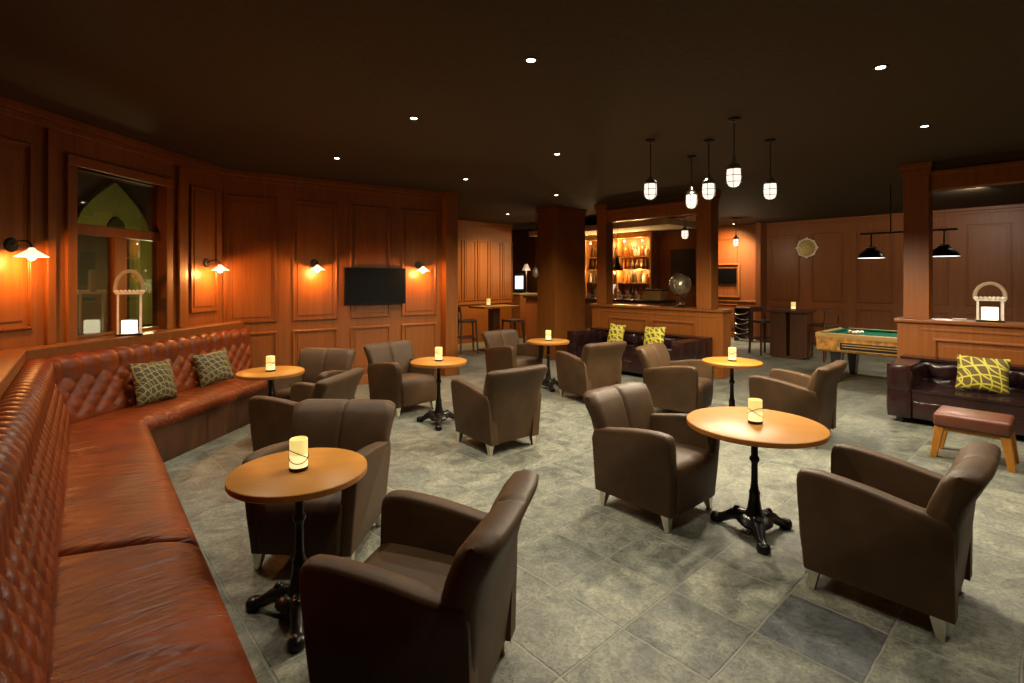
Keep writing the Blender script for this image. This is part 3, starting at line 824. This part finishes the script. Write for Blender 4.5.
# ------------------------------------------------------------------ chesterfield-like sofas
def tuft_slab(mb, w, h, t, nx, nz, puff, m, res=8):
    """slab in x,z with puffed squares on its -y face"""
    NX, NZ = nx*res, nz*res; fr = []
    for j in range(NZ+1):
        b = nz*j/NZ
        for i in range(NX+1):
            a = nx*i/NX
            hh = (abs(math.sin(PI*a))*abs(math.sin(PI*b)))**.33
            e = 1
            fr.append((-w/2 + w*i/NX, -t/2 - puff*hh*e, h*j/NZ))
    fs = []
    for j in range(NZ):
        for i in range(NX):
            k = j*(NX+1)+i; fs.append((k, k+1, k+NX+2, k+NX+1))
    mb.add(fr, fs, m); mb.box(-w/2, w/2, -t/2+.0, t/2, 0, h, m)
def make_sofa(label, loc, rz, L=2.45, group='dark leather sofas against the half walls'):
    t = thing('leather_sofa', label, 'sofa', loc, rz, group)     # local +y is the front
    D = .95; H = .68; lm = M['oxblood']
    h = L/2; aw = .24
    MB().box(-h+aw, h-aw, -D/2+.05, D/2-.03, .07, .27).build('base', lm, t, 30, .015, 3)
    F = Matrix.Rotation(PI, 4, 'Z')
    w = L-2*aw
    mb = MB(); mb.box(-w/2, w/2, -D/2+.22, D/2-.03, .27, .37)
    X = Matrix.Translation((0, (D/2-.02 + -D/2+.22)/2, .385)) @ Matrix.Rotation(-PI/2, 4, 'X')
    dep = D-.24
    tuft_slab(mb, w, dep, .03, 7, 2, .05, Matrix.Translation((0, D/2-.02, .39)) @ Matrix.Rotation(PI/2, 4, 'X'))
    mb.build('seat_cushion', lm, t, 60, 0)
    mb = MB()
    tuft_slab(mb, L-.02, H-.30, .16, 9, 2, .05, Matrix.Translation((0, -D/2+.14, .27)) @ F)
    mb.box(-h, h, -D/2, -D/2+.10, .07, H)
    tuft_slab(mb, L, .24, .03, 9, 1, .02, Matrix.Translation((0, -D/2+.24, H)) @ Matrix.Rotation(PI/2, 4, 'X'))
    mb.build('backrest', lm, t, 60)
    for sx in (-1, 1):
        mb = MB(); x0 = sx*(h-aw/2)
        mb.box(x0-aw/2+.012, x0+aw/2-.012, -D/2+.01, D/2-.012, .07, H-.012)
        side = D-.02
        for q, (px, ang) in enumerate(((x0-aw/2+.02, -PI/2), (x0+aw/2-.02, PI/2))):
            tuft_slab(mb, side, H-.08, .02, 4, 2, .02, Matrix.Translation((px, 0, .075)) @ Matrix.Rotation(ang, 4, 'Z'))
        tuft_slab(mb, aw-.03, H-.08, .02, 1, 2, .02, Matrix.Translation((x0, D/2-.02, .075)) @ F)
        tuft_slab(mb, aw-.01, D-.03, .02, 1, 4, .02, Matrix.Translation((x0, D/2-.015, H-.012)) @ Matrix.Rotation(PI/2, 4, 'X'))
        mb.build('armrest', lm, t, 60)
        for sy in (-1, 1):
            MB().box(sx*(h-.12)-.03, sx*(h-.12)+.03, sy*(D/2-.1)-.03, sy*(D/2-.1)+.03, 0, .08).build('foot', M['black'], t, 0, .004, 1)
    return t
SR = faceto(-D1.x, -D1.y)
make_sofa('dark oxblood leather sofa with the footstool in front of it', uv(-.53, -1.31), SR)
make_sofa('dark oxblood leather sofa below the bar half wall with two yellow pillows', uv(-.53, 3.76), SR)
# pillows on sofas
def sofa_pillow(u, v, z, mat, label, w=.42, h=.40, lean=-14, roll=0, turn=0):
    pillow(uv(u, v, z), (math.radians(lean), math.radians(roll), SR+PI+turn), mat, label, w, h, .07)
sofa_pillow(-.62, -.90, .615, M['cushion2'], 'olive pillow with yellow loops on the sofa behind the footstool', .46, .40, -12, 1)
sofa_pillow(-.60, 4.12, .65, M['cushion3'], 'yellow-lined pillow on the bar sofa nearer the thick column', .34, .40, -15, 3)
sofa_pillow(-.60, 3.32, .65, M['cushion3'], 'yellow-lined pillow on the bar sofa nearer its middle', .42, .42, -15, -4)

# footstool
t = thing('footstool', 'chestnut leather footstool on splayed wooden legs before the dark sofa', 'footstool', (4.33, 4.80, 0), GROT-PI/2)
MB().box(-.27, .27, -.22, .22, .30, .43).build('seat', M['footstool'], t, 40, .03, 4)
MB().box(-.24, .24, -.19, .19, .265, .305).build('frame', M['table_edge'], t, 0, .004, 1)
for sx in (-1, 1):
    for sy in (-1, 1):
        rings = []
        for z, ox, s in ((0, .045, .026), (.30, 0, .036)):
            cx, cy = sx*(.225+ox), sy*.17
            rings.append([(cx-s, cy-s*.9, z), (cx+s, cy-s*.9, z), (cx+s, cy+s*.9, z), (cx-s, cy+s*.9, z)])
        MB().loft(rings).build('leg', M['table'], t, 0, .004, 2)

# ------------------------------------------------------------------ pool table, balls, lamp
PL, PW, PH = 2.3, 1.32, .80
pt = thing('pool_table', 'coin-operated pool table with yellow burl sides and green cloth', 'pool table', uv(1.68, .13), GROT-PI/2)   # local x runs toward the right of the picture
hl, hw = PL/2, PW/2
rings = []
for z, k in ((.50, .03), (.53, 0), (.70, 0), (.725, -.01)):
    rings.append([(-hl+k, -hw+k, z), (hl-k, -hw+k, z), (hl-k, hw-k, z), (-hl+k, hw-k, z)])
MB().loft(rings).build('cabinet', M['burl'], pt, 0, .008, 2)
mb = MB()
for y0, y1 in ((-hw-.015, -hw+.10), (hw-.10, hw+.015)): mb.box(-hl-.015, hl+.015, y0, y1, .725, PH)
for x0, x1 in ((-hl-.015, -hl+.10), (hl-.10, hl+.015)): mb.box(x0, x1, -hw+.10, hw-.10, .725, PH)
mb.build('rail', M['burl_dark'], pt, 0, .012, 2)
MB().box(-hl+.10, hl-.10, -hw+.10, hw-.10, .72, .765).build('cloth', M['felt'], pt, 0)
mb = MB()
for s in (-1, 1):
    mb.prism([(s*(hw-.10), .765), (s*(hw-.10), .802), (s*(hw-.145), .798), (s*(hw-.155), .785)], -hl+.16, -.06)
    mb.prism([(s*(hw-.10), .765), (s*(hw-.10), .802), (s*(hw-.145), .798), (s*(hw-.155), .785)], .06, hl-.16)
    m = Matrix.Rotation(PI/2, 4, 'Z')
    mb.prism([(s*(hl-.10), .765), (s*(hl-.10), .802), (s*(hl-.145), .798), (s*(hl-.155), .785)], -hw+.16, hw-.16, m)
mb.build('cushion_rubber', M['felt'], pt, 0)
for x in (-hl+.09, 0, hl-.09):
    for y in (-hw+.09, hw-.09):
        MB().lathe([(0, PH+.002), (.05, PH+.002), (.062, PH+.004), (.062, PH-.004), (0, PH-.004)], 16, Matrix.Translation((x, y, 0))).build('pocket', M['black'], pt)
mb = MB(); mb.box(-hl+.34, hl-.25, -hw-.006, -hw+.03, .545, .665); mb.build('ball_return', M['wire'], pt, 0, .01, 2)
mb = MB(); mb.box(-hl+.32, hl-.23, -hw-.012, -hw, .535, .55); mb.box(-hl+.37, hl-.28, -hw-.010, -hw, .588, .60); mb.box(-hl+.37, hl-.28, -hw-.010, -hw, .625, .64)
mb.build('return_rail', M['burl_dark'], pt, 0)
for sx in (-1, 1):
    for sy in (-1, 1):
        cx, cy = sx*(hl-.25), sy*(hw-.20); rings = []
        for z, s in ((0, .045), (.03, .05), (.50, .085)):
            rings.append([(cx-s, cy-s, z), (cx+s, cy-s, z), (cx+s, cy+s, z), (cx-s, cy+s, z)])
        lg = MB().loft(rings).build('leg', M['black'], pt, 0, .004, 1)
        MB().tube([(cx+.047, cy-.052, .02), (cx+.086, cy-.088, .5)], .008, 6).build('corner_strip', M['steel'], lg)
k = 0
for du, dv in ((0,0), (.05,.03), (.05,-.03), (.1,.06), (.1,0), (.1,-.06), (.15,.09), (.15,.03), (.15,-.03), (.15,-.09)):
    o = MB().sphere((0,0,.028), .028, 14, 9).build('billiard_ball', M['ball_red'] if k % 3 == 1 else M['ivory'], None, 80, 0, 1, uv(1.52+du, .88+dv, .765))
    tag(o, 'red billiard ball racked on the green cloth' if k % 3 == 1 else 'pale billiard ball racked on the green cloth', 'ball', 'red balls on the pool table' if k % 3 == 1 else 'pale balls on the pool table'); k += 1

bl = thing('billiard_lamp', 'billiard lamp of two black shades on a bar above the pool table', 'lamp', uv(1.68, .20, 0), GROT-PI/2)
MB().box(-.62, .62, -.012, .012, 2.42, 2.45).build('crossbar', M['black'], bl, 0, .004, 1)
for x in (-.2, .2): MB().tube([(x,0,2.44), (x,0,CEIL)], .009).build('hanger', M['black'], bl)
for x in (-.465, .465):
    T = Matrix.Translation((x, 0, 0))
    sh = MB().lathe([(.025,2.22), (.07,2.21), (.075,2.17), (.12,2.14), (.175,2.08), (.195,2.03), (.188,2.03), (.165,2.075), (.11,2.13), (.06,2.16), (.02,2.2)], 32, T, cap=False).build('shade', M['black'], bl, 50)
    MB().lathe([(0,2.032), (.188,2.030), (.188,2.036), (0,2.038)], 32, T).build('diffuser', M['underglow'], sh)
    MB().lathe([(.045,2.19), (.078,2.195), (.078,2.205), (.045,2.212)], 24, T).build('collar', M['steel'], sh)
    MB().tube([(x,0,2.2), (x,0,2.43)], .012).build('stem', M['black'], bl)
    p = Vector(uv(1.68, .20-x, 2.0)); spot(p.x, p.y, 2.02, 95, 168, .5, (1,.9,.72), .12, 'billiard_beam')

# round ornament on the pool wall
t = thing('wall_medallion', 'round gilded ornament with a pale scalloped rim on the dark panelling', 'wall ornament', uv(6.19, 3.07, 2.48), GROT-PI/2)
R = Matrix.Rotation(PI/2, 4, 'X')
MB().lathe([(0,0), (.215,0), (.215,.03), (.12,.045), (0,.04)], 32, R).build('face', M['gilt'], t)
mb = MB(); mb.torus(.225, .022, .02, 36, 8, R)
for i in range(8):
    a = 2*PI*i/8; mb.sphere((.245*math.cos(a), -.02, .245*math.sin(a)), .035 if i % 2 == 0 else .024, 10, 6)
mb.build('rim', M['whitegilt'], t, 60)
# small screen in the passage
t = thing('wall_screen', 'small dark screen in a wooden frame on the orange wall', 'screen', uv(6.19, 5.2, 1.76), GROT-PI/2)
mb = MB(); moulding(mb, -.40, .40, -.62, .36, 0, .05, .04, 0); mb.build('frame', M['barwood'], t, 0)
MB().box(-.31, .31, -.05, 0, -.21, .22).build('screen', M['tv'], t, 0, .005, 1)

# ------------------------------------------------------------------ cage pendants
def make_pendant(x, y, zc, label, group='caged pendant lamps'):
    t = thing('cage_pendant', label, 'pendant lamp', (x, y, CEIL), 0, group)
    d = zc - CEIL
    MB().lathe([(0,0), (.055,0), (.055,-.015), (.03,-.03), (0,-.032)], 20).build('canopy', M['wire'], t)
    MB().tube([(0,0,-.03), (0,0,d+.14)], .005, 6).build('cord', M['wire'], t)
    MB().lathe([(0,d+.18), (.02,d+.175), (.026,d+.13), (.05,d+.115), (.07,d+.085), (.07,d+.07), (0,d+.07)], 20).build('cap', M['steel'], t)
    MB().lathe([(.062,d+.07), (.066,d+.0), (.062,d-.05), (.045,d-.08), (.02,d-.092), (.0005,d-.094)], 20, cap=False).build('glass', M['glow'], t)
    mb = MB()
    for k in range(6):
        a = k*PI/3; ca, sa = math.cos(a), math.sin(a)
        mb.tube([(r*ca, r*sa, d+z) for r, z in ((.072,.075), (.076,0), (.073,-.055), (.052,-.09), (.0,-.108))], .003, 5)
    mb.torus(.076, .003, d+.01, 20, 5); mb.torus(.072, .003, d-.05, 20, 5)
    mb.build('cage', M['wire'], t, 60)
    return t
PD = [((1.506, 5.57), 'caged pendant lamp of the cluster nearest the thick column side'),
      ((2.21, 6.30), 'caged pendant lamp hanging at the back of the cluster, lowest in view'),
      ((2.14, 5.57), 'caged pendant lamp in the middle of the cluster'),
      ((2.09, 4.82), 'caged pendant lamp at the front of the cluster, highest in view'),
      ((2.81, 5.57), 'caged pendant lamp of the cluster nearest the pool table')]
for (x, y), l in PD:
    make_pendant(x, y, 2.65, l); spot(x, y, 2.65-.12, 140, 172, .35, (1,.85,.62), .05, 'pendant_beam')
make_pendant(3.48, 10.3, 2.58, 'caged pendant lamp above the globe at the bar')
make_pendant(5.60, 12.8, 2.60, 'caged pendant lamp before the orange passage wall')
point(5.60, 12.8, 2.40, 20, (1,.8,.5), .05)

# ------------------------------------------------------------------ bar
# back-bar shelving faces the room at u = 2.6..2.9
bb = thing('back_bar_shelf', 'glowing wooden back-bar shelving filled with bottles', 'shelf', uv(2.9, 5.40), GROT+PI/2)   # local x = +v, room side is +y
W = 3.2
MB().box(0, W, -.0, .03, 1.0, 2.72).build('back_panel', M['barwood'], bb, 0)
for x in (0, 1.0, 2.05, W-.05): MB().box(x, x+.05, 0, .32, .0, 2.75).build('upright', M['barwood'], bb, 0)
SHZ = (1.22, 1.56, 1.90, 2.24)
for z in SHZ: MB().box(.05, W-.05, .03, .30, z, z+.025).build('shelf_board', M['barwood'], bb, 0)
MB().box(-.06, W, -.0, .38, 2.72, 2.84).build('cornice', M['barwood'], bb, 0, .01, 2)
for x in (1.2, 2.15):
    for z in (1.56, 1.90): 
        MB().box(x+.05, x+.60, .03, .045, z-.30, z-.03).build('lit_panel', emit('backlit_panel', (1,.74,.52), .9) if (x, z) == (1.2, 1.56) else bpy.data.materials['backlit_panel'], bb, 0)
def shelf_bottle(kind):
    h = (.27, .24, .30)[kind]; r = (.034, .042, .036)[kind]
    mb = MB().lathe([(0,0), (r,0), (r,h*.6), (r*.85,h*.68), (.013,h*.78), (.013,h*.97), (.016,h*.97), (.016,h), (0,h)], 12)
    return mb
bm = [simple('amber_bottle', (.30,.10,.015), .12), simple('clear_bottle', (.50,.42,.30), .1), simple('dark_bottle', (.05,.04,.015), .12)]
protos = {}
row = ('lowest', 'second', 'third', 'topmost')
for si, z in enumerate(SHZ):
    x = .12
    while x < W-.12:
        if min(abs(x-k) for k in (1.02, 2.07)) > .07:
            kd = random.randrange(3); key = kd
            if key not in protos:
                o = shelf_bottle(kd).build('bottle', bm[kd], None, 50); protos[key] = o
            else:
                o = protos[key].copy(); COL.objects.link(o)
            p = bb.matrix_basis @ Vector((x, .15+random.uniform(-.03, .05), z+.025))
            p = Matrix.Translation(bb.location) @ Matrix.Rotation(GROT+PI/2, 4, 'Z') @ Vector((x, .15+random.uniform(-.03, .06), z+.025))
            o.location = p
            tag(o, '%s bottle on the %s lit shelf of the back bar' % (('amber', 'clear', 'dark')[kd], row[si]), 'bottle', '%s bottles on the %s back-bar shelf' % (('amber', 'clear', 'dark')[kd], row[si]))
        x += random.uniform(.088, .13)
for v in (5.75, 6.3, 6.9, 7.6):
    for z in (2.60, 1.87):
        p = uv(2.55, v, z); point(p[0], p[1], z, 19, (1,.64,.26), .02)
# small dots of light under the cornice
for i, v in enumerate((5.62, 6.15, 6.62, 7.25, 7.6)):
    t = thing('shelf_spotlight', 'tiny lit spotlight under the back-bar cornice', 'spotlight', uv(2.53, v, 2.70), 0, 'spotlights under the back-bar cornice')
    MB().lathe([(.03,0), (.03,-.05), (.02,-.06), (.02,0)], 12, cap=False).build('can', M['steel'], t)
    MB().sphere((0,0,-.06), .022, 8, 6).build('lamp', M['lens'], t)
# cream soffit over the bar
struct(MB().box(1.5, 2.9, 4.3, 8.6, 2.86, 3.0).build('ceiling_soffit', M['cream'], None, 0, .01, 1, (G0.x, G0.y, 0), GROT))
# counter
bc = thing('bar_counter', 'long bar counter with a black top behind the half wall', 'counter', uv(1.45, 6.0), GROT+PI/2)
MB().box(-1.7, 2.4, -.25, .25, 0, 1.16).build('body', M['dark_wall'], bc, 0, .005, 1)
MB().box(-1.75, 2.45, -.32, .32, 1.16, 1.22).build('countertop', M['counter'], bc, 0, .01, 2)
def tumbler(u, v, z, kind):
    mb = MB()
    if kind == 0: mb.lathe([(0,.004), (.03,0), (.036,.11), (.033,.11), (.028,.01)], 12, cap=False); l = 'clear tumbler upside on the black bar counter'; l = 'clear tumbler standing on the black bar counter'; g = 'tumblers on the bar counter'
    else: mb.lathe([(0,0), (.03,0), (.006,.01), (.005,.08), (.03,.11), (.038,.15), (.034,.18), (.032,.18), (.034,.15), (.0,.10)], 12, cap=False); l = 'stemmed glass standing on the black bar counter'; g = 'stemmed glasses on the bar counter'
    o = mb.build('glass', M['pglass'], None, 60, 0, 1, uv(u, v, z)); tag(o, l, 'glass', g)
M['pglass'] = simple('pale_glassware', (.55,.50,.42), .08, .3)
for i in range(13): tumbler(1.35+.1*(i % 2), 4.95+.115*i, 1.22, i % 2)
t = thing('bottle_box', 'yellowish box with a dark lid on the bar counter beside the globe', 'box', uv(1.5, 4.62, 1.22), GROT+PI/2)
MB().box(-.22, .22, -.15, .15, 0, .20).build('body', simple('ochre_box', (.38,.22,.06), .5), t, 0, .008, 2)
MB().box(-.30, .26, -.17, .17, .20, .235).build('lid', M['black'], t, 0, .008, 2)
# pendant over the bar, black bell
t = thing('bell_pendant', 'black bell-shaped pendant hanging in front of the lit bottles', 'pendant lamp', uv(1.2, 5.40, 2.86), 0)
MB().tube([(0,0,0), (0,0,-.70)], .006, 6).build('cord', M['wire'], t)
MB().lathe([(.02,-.68), (.035,-.70), (.04,-.80), (.07,-.88), (.14,-.99), (.135,-.99), (.06,-.88), (.03,-.80)], 24, cap=False).build('shade', M['black'], t, 50)
MB().lathe([(.02,-.64), (.04,-.645), (.04,-.67), (.02,-.68)], 16).build('collar', M['steel'], t)
t = thing('glass_pendant', 'small clear glass pendant hanging beside the thick column', 'pendant lamp', uv(-.78, 6.05, CEIL), 0)
MB().tube([(0,0,0), (0,0,-1.28)], .005, 6).build('cord', M['steel'], t)
MB().lathe([(.012,-1.27), (.03,-1.29), (.062,-1.36), (.068,-1.42), (.045,-1.48), (.0005,-1.50)], 18, cap=False).build('glass', M['pglass0'], t, 60)
# dark board beside the shelving
t = thing('menu_board', 'blank dark slate board on the bar wall behind the globe', 'board', uv(2.9, 4.72, 1.95), GROT-PI/2)
MB().box(-.36, .36, -.03, 0, -.48, .48).build('frame', M['dark_wall'], t, 0, .006, 1)
MB().box(-.32, .32, -.036, -.028, -.44, .44).build('slate', simple('blue_black_slate', (.018,.018,.022), .5), t, 0)
# globe on the half wall
t = thing('globe', 'bronze and silver globe on a dark stand on the bar half wall', 'globe', uv(.15, 3.25, 1.165), GROT)
MB().lathe([(0,0), (.11,0), (.12,.015), (.06,.035), (.025,.06), (.02,.14), (.03,.18), (0,.20)], 24).build('stand', M['black'], t, 50)
MB().sphere((0,0,.41), .20, 32, 20).build('ball', M['globe'], t, 80)
m = Matrix.Translation((0,0,.41)) @ Matrix.Rotation(PI/2-.35, 4, 'X')
MB().torus(.215, .010, 0, 40, 8, m).build('meridian_ring', M['steel'], t, 60)
MB().box(-.08, .08, -.06, -.02, .05, .09).build('plaque', M['steel'], t, 0, .004, 1)

# ------------------------------------------------------------------ bar-height tables and stools
def high_table(label, loc, rz, w, d, h, panel, mat):
    t = thing('bar_table', label, 'bar table', loc, rz)
    MB().box(-w/2, w/2, -d/2, d/2, h-.045, h).build('tabletop', mat, t, 0, .008, 2)
    if panel:
        for x in (-w/2+.20, w/2-.20): MB().box(x-.16, x+.16, -d/2+.08, d/2-.08, .03, h-.045).build('pedestal', M['base'], t, 0, .008, 1)
        MB().box(-w/2+.1, w/2-.1, -d/2+.05, d/2-.05, 0, .05).build('plinth', M['base'], t, 0)
    else:
        MB().box(-.10, .10, -.10, .10, .04, h-.045).build('pedestal', M['base'], t, 0, .008, 1)
        MB().box(-.28, .28, -.24, .24, 0, .045).build('plinth', M['base'], t, 0, .008, 1)
    return t
high_table('dark bar-height table with solid pedestals against the pool room panelling', uv(3.42, 2.49), GROT-PI/2,   .80, .60, 1.02, True, M['base'])
make_candle(uv(3.42, 2.45, 1.02), 'lit candle on the dark bar-height table beyond the pool table', 1.05)
high_table('bar-height table with honey wood top before the orange back wall', (-.42, 12.0, 0), GROT, 1.05, .60, 1.05, False, M['table'])
make_candle((-.55, 12.0, 1.05), 'lit candle on the bar-height table by the back wall', 1.05)
def make_stool(label, loc, rz, back=True, group='bar stools'):
    t = thing('bar_stool', label, 'bar stool', loc, rz, group)
    MB().box(-.19, .19, -.19, .19, .70, .755).build('seat', M['chair'], t, 0, .018, 3)
    for sx in (-1, 1):
        for sy in (-1, 1):
            top = 1.02 if (sy < 0 and back) else .70
            k = .03 if top > 1 else 0
            rings = []
            for z, e, s in ((0, .035, .017), (.70, 0, .020)) + (((top, k, .015),) if top > 1 else ()):
                cx, cy = sx*(.165+(e if z == 0 else 0)), sy*(.165+e)
                rings.append([(cx-s, cy-s, z), (cx+s, cy-s, z), (cx+s, cy+s, z), (cx-s, cy+s, z)])
            MB().loft(rings).build('leg', M['base'], t, 0, .003, 1)
    for (x0, x1, y0, y1, z) in ((-.17, .17, .170, .195, .28), (-.17, .17, -.195, -.170, .34), (-.195, -.170, -.17, .17, .34), (.170, .195, -.17, .17, .34)):
        MB().box(x0, x1, y0, y1, z, z+.03).build('stretcher', M['base'], t, 0, .003, 1)
    if back: MB().box(-.18, .18, -.215, -.185, .93, 1.05).build('backrest', M['base'], t, 0, .01, 2)
    return t
make_stool('dark wooden bar stool half behind the pillar at the honey bar table', (-1.02, 11.65, 0), faceto(.9, .3))
st = make_stool('dark wooden bar stool without back under the honey bar table end', (.02, 11.72, 0), .6, False)
make_stool('dark bar stool by the passage counter beside the thick column', uv(1.9, 8.6), faceto(-.2, 1))
make_stool('dark bar stool at the column end of the pool room bar table', uv(3.45, 3.09), faceto(.2, -1))
make_stool('dark bar stool between the pool room bar table and the pool table', uv(3.45, 1.86), faceto(-.2, 1))
# passage counter with shade lamp and bluish display
t = thing('passage_counter', 'narrow dark counter in the passage beside the orange wall', 'counter', (.32, 15.1, 0), GROT)
MB().box(-.35, .35, -.25, .25, 0, 1.22).build('body', M['dark_wall'], t, 0, .006, 1)
MB().box(-.38, .38, -.28, .28, 1.22, 1.26).build('countertop', M['cream'], t, 0, .006, 1)
t = thing('display', 'small bright bluish display on the passage counter', 'display', (.20, 15.0, 1.26), 0)
MB().box(-.13, .15, -.02, .02, .05, .56).build('case', M['tvb'], t, 0, .006, 1)
MB().box(-.11, .13, -.024, -.018, .12, .50).build('screen', M['bluish'], t, 0)
MB().box(-.08, .10, -.06, .06, 0, .05).build('foot', M['tvb'], t, 0)
t = thing('table_lamp', 'shaded lamp glowing above the bluish display in the passage', 'lamp', (.42, 15.05, 1.26), 0)
MB().lathe([(0,0), (.07,0), (.07,.015), (.012,.03), (.012,.66), (0,.66)], 16).build('stand', M['steel'], t)
MB().lathe([(.04,.85), (.13,.66), (.126,.66), (.035,.85)], 24, cap=False).build('shade', emit('dim_shade', (1,.75,.55), .35, (.7,.6,.5)), t)
point(.42, 14.85, 1.85, 3, (1,.8,.6), .05)
# curly iron rack in the passage
t = thing('bottle_rack', 'dark upright rack with pale curved ribs before the orange wall', 'rack', uv(5.55, 4.42), GROT-PI/2)
for x in (-.19, .19): MB().box(x-.014, x+.014, -.12, .12, 0, .90).build('side_post', M['black'], t, 0)
MB().box(-.2, .2, -.12, .12, .88, .91).build('top_bar', M['steel'], t, 0); MB().box(-.2, .2, .08, .10, .05, .88).build('back_panel', M['black'], t, 0)
for i in range(6):
    z = .12+.13*i
    MB().tube([(.17*math.cos(a), -.13-.03*math.sin(a), z-.05*math.sin(a)+(.03 if i % 2 else -.03)*math.cos(a)) for a in [PI*k/10 for k in range(11)]], .011, 6).build('rib', M['steel'], t)

# ------------------------------------------------------------------ remaining lights
spot(*uv(4.6, 4.7, CEIL-.03)[:3], 330, 46, .5, (1,.85,.6), .05, 'passage_beam')
p = uv(.2, 7.7); spot(p[0], p[1], CEIL-.03, 430, 95, 1.0, (1,.62,.22), .06, 'back_wall_fill', uv(.2, 9.1, .9))  # added warm spot aimed at the back wall, without its own fixture
p = uv(5.4, 5.0); spot(p[0], p[1], CEIL-.03, 330, 130, 1.0, (1,.55,.18), .06, 'passage_wall_beam', uv(6.2, 5.3, 1.5))
spot(7.65, 8.35, CEIL-.03, 210, 120, 1.0, (1,.86,.66), .05, 'pool_wall_fill', uv(6.2, 1.4, 1.5))  # added wall-wash spot that brightens the pool panelling
# courtyard lamp lighting the arch
pa = Vector((A0[0], A0[1], 0)) + Matrix.Rotation(RA, 3, 'Z') @ Vector((ac-.2, .9, 2.0))
point(pa.x, pa.y, 1.6, 30, (1,.9,.5), .1)

w = bpy.data.worlds.new('dim'); SC.world = w; w.use_nodes = True
w.node_tree.nodes['Background'].inputs[0].default_value = (.02, .016, .012, 1)
w.node_tree.nodes['Background'].inputs[1].default_value = .3

# ------------------------------------------------------------------ camera
cam = bpy.data.cameras.new('camera'); co = bpy.data.objects.new('camera', cam); COL.objects.link(co)
cam.lens = 18; cam.sensor_width = 36; cam.shift_y = -63.5/1024
co.location = (0, 0, 1.7); co.rotation_euler = (PI/2, 0, 0)
cam.clip_start = .02
SC.camera = co
vs = SC.view_settings
vs.view_transform = 'Standard'; vs.look = 'None'; vs.gamma = 1; vs.exposure = 0; vs.use_curve_mapping = False
SC.cycles.use_denoising = True
SC.cycles.max_bounces = 8; SC.cycles.diffuse_bounces = 4; SC.cycles.caustics_reflective = False; SC.cycles.caustics_refractive = False
SC.cycles.sample_clamp_indirect = 6
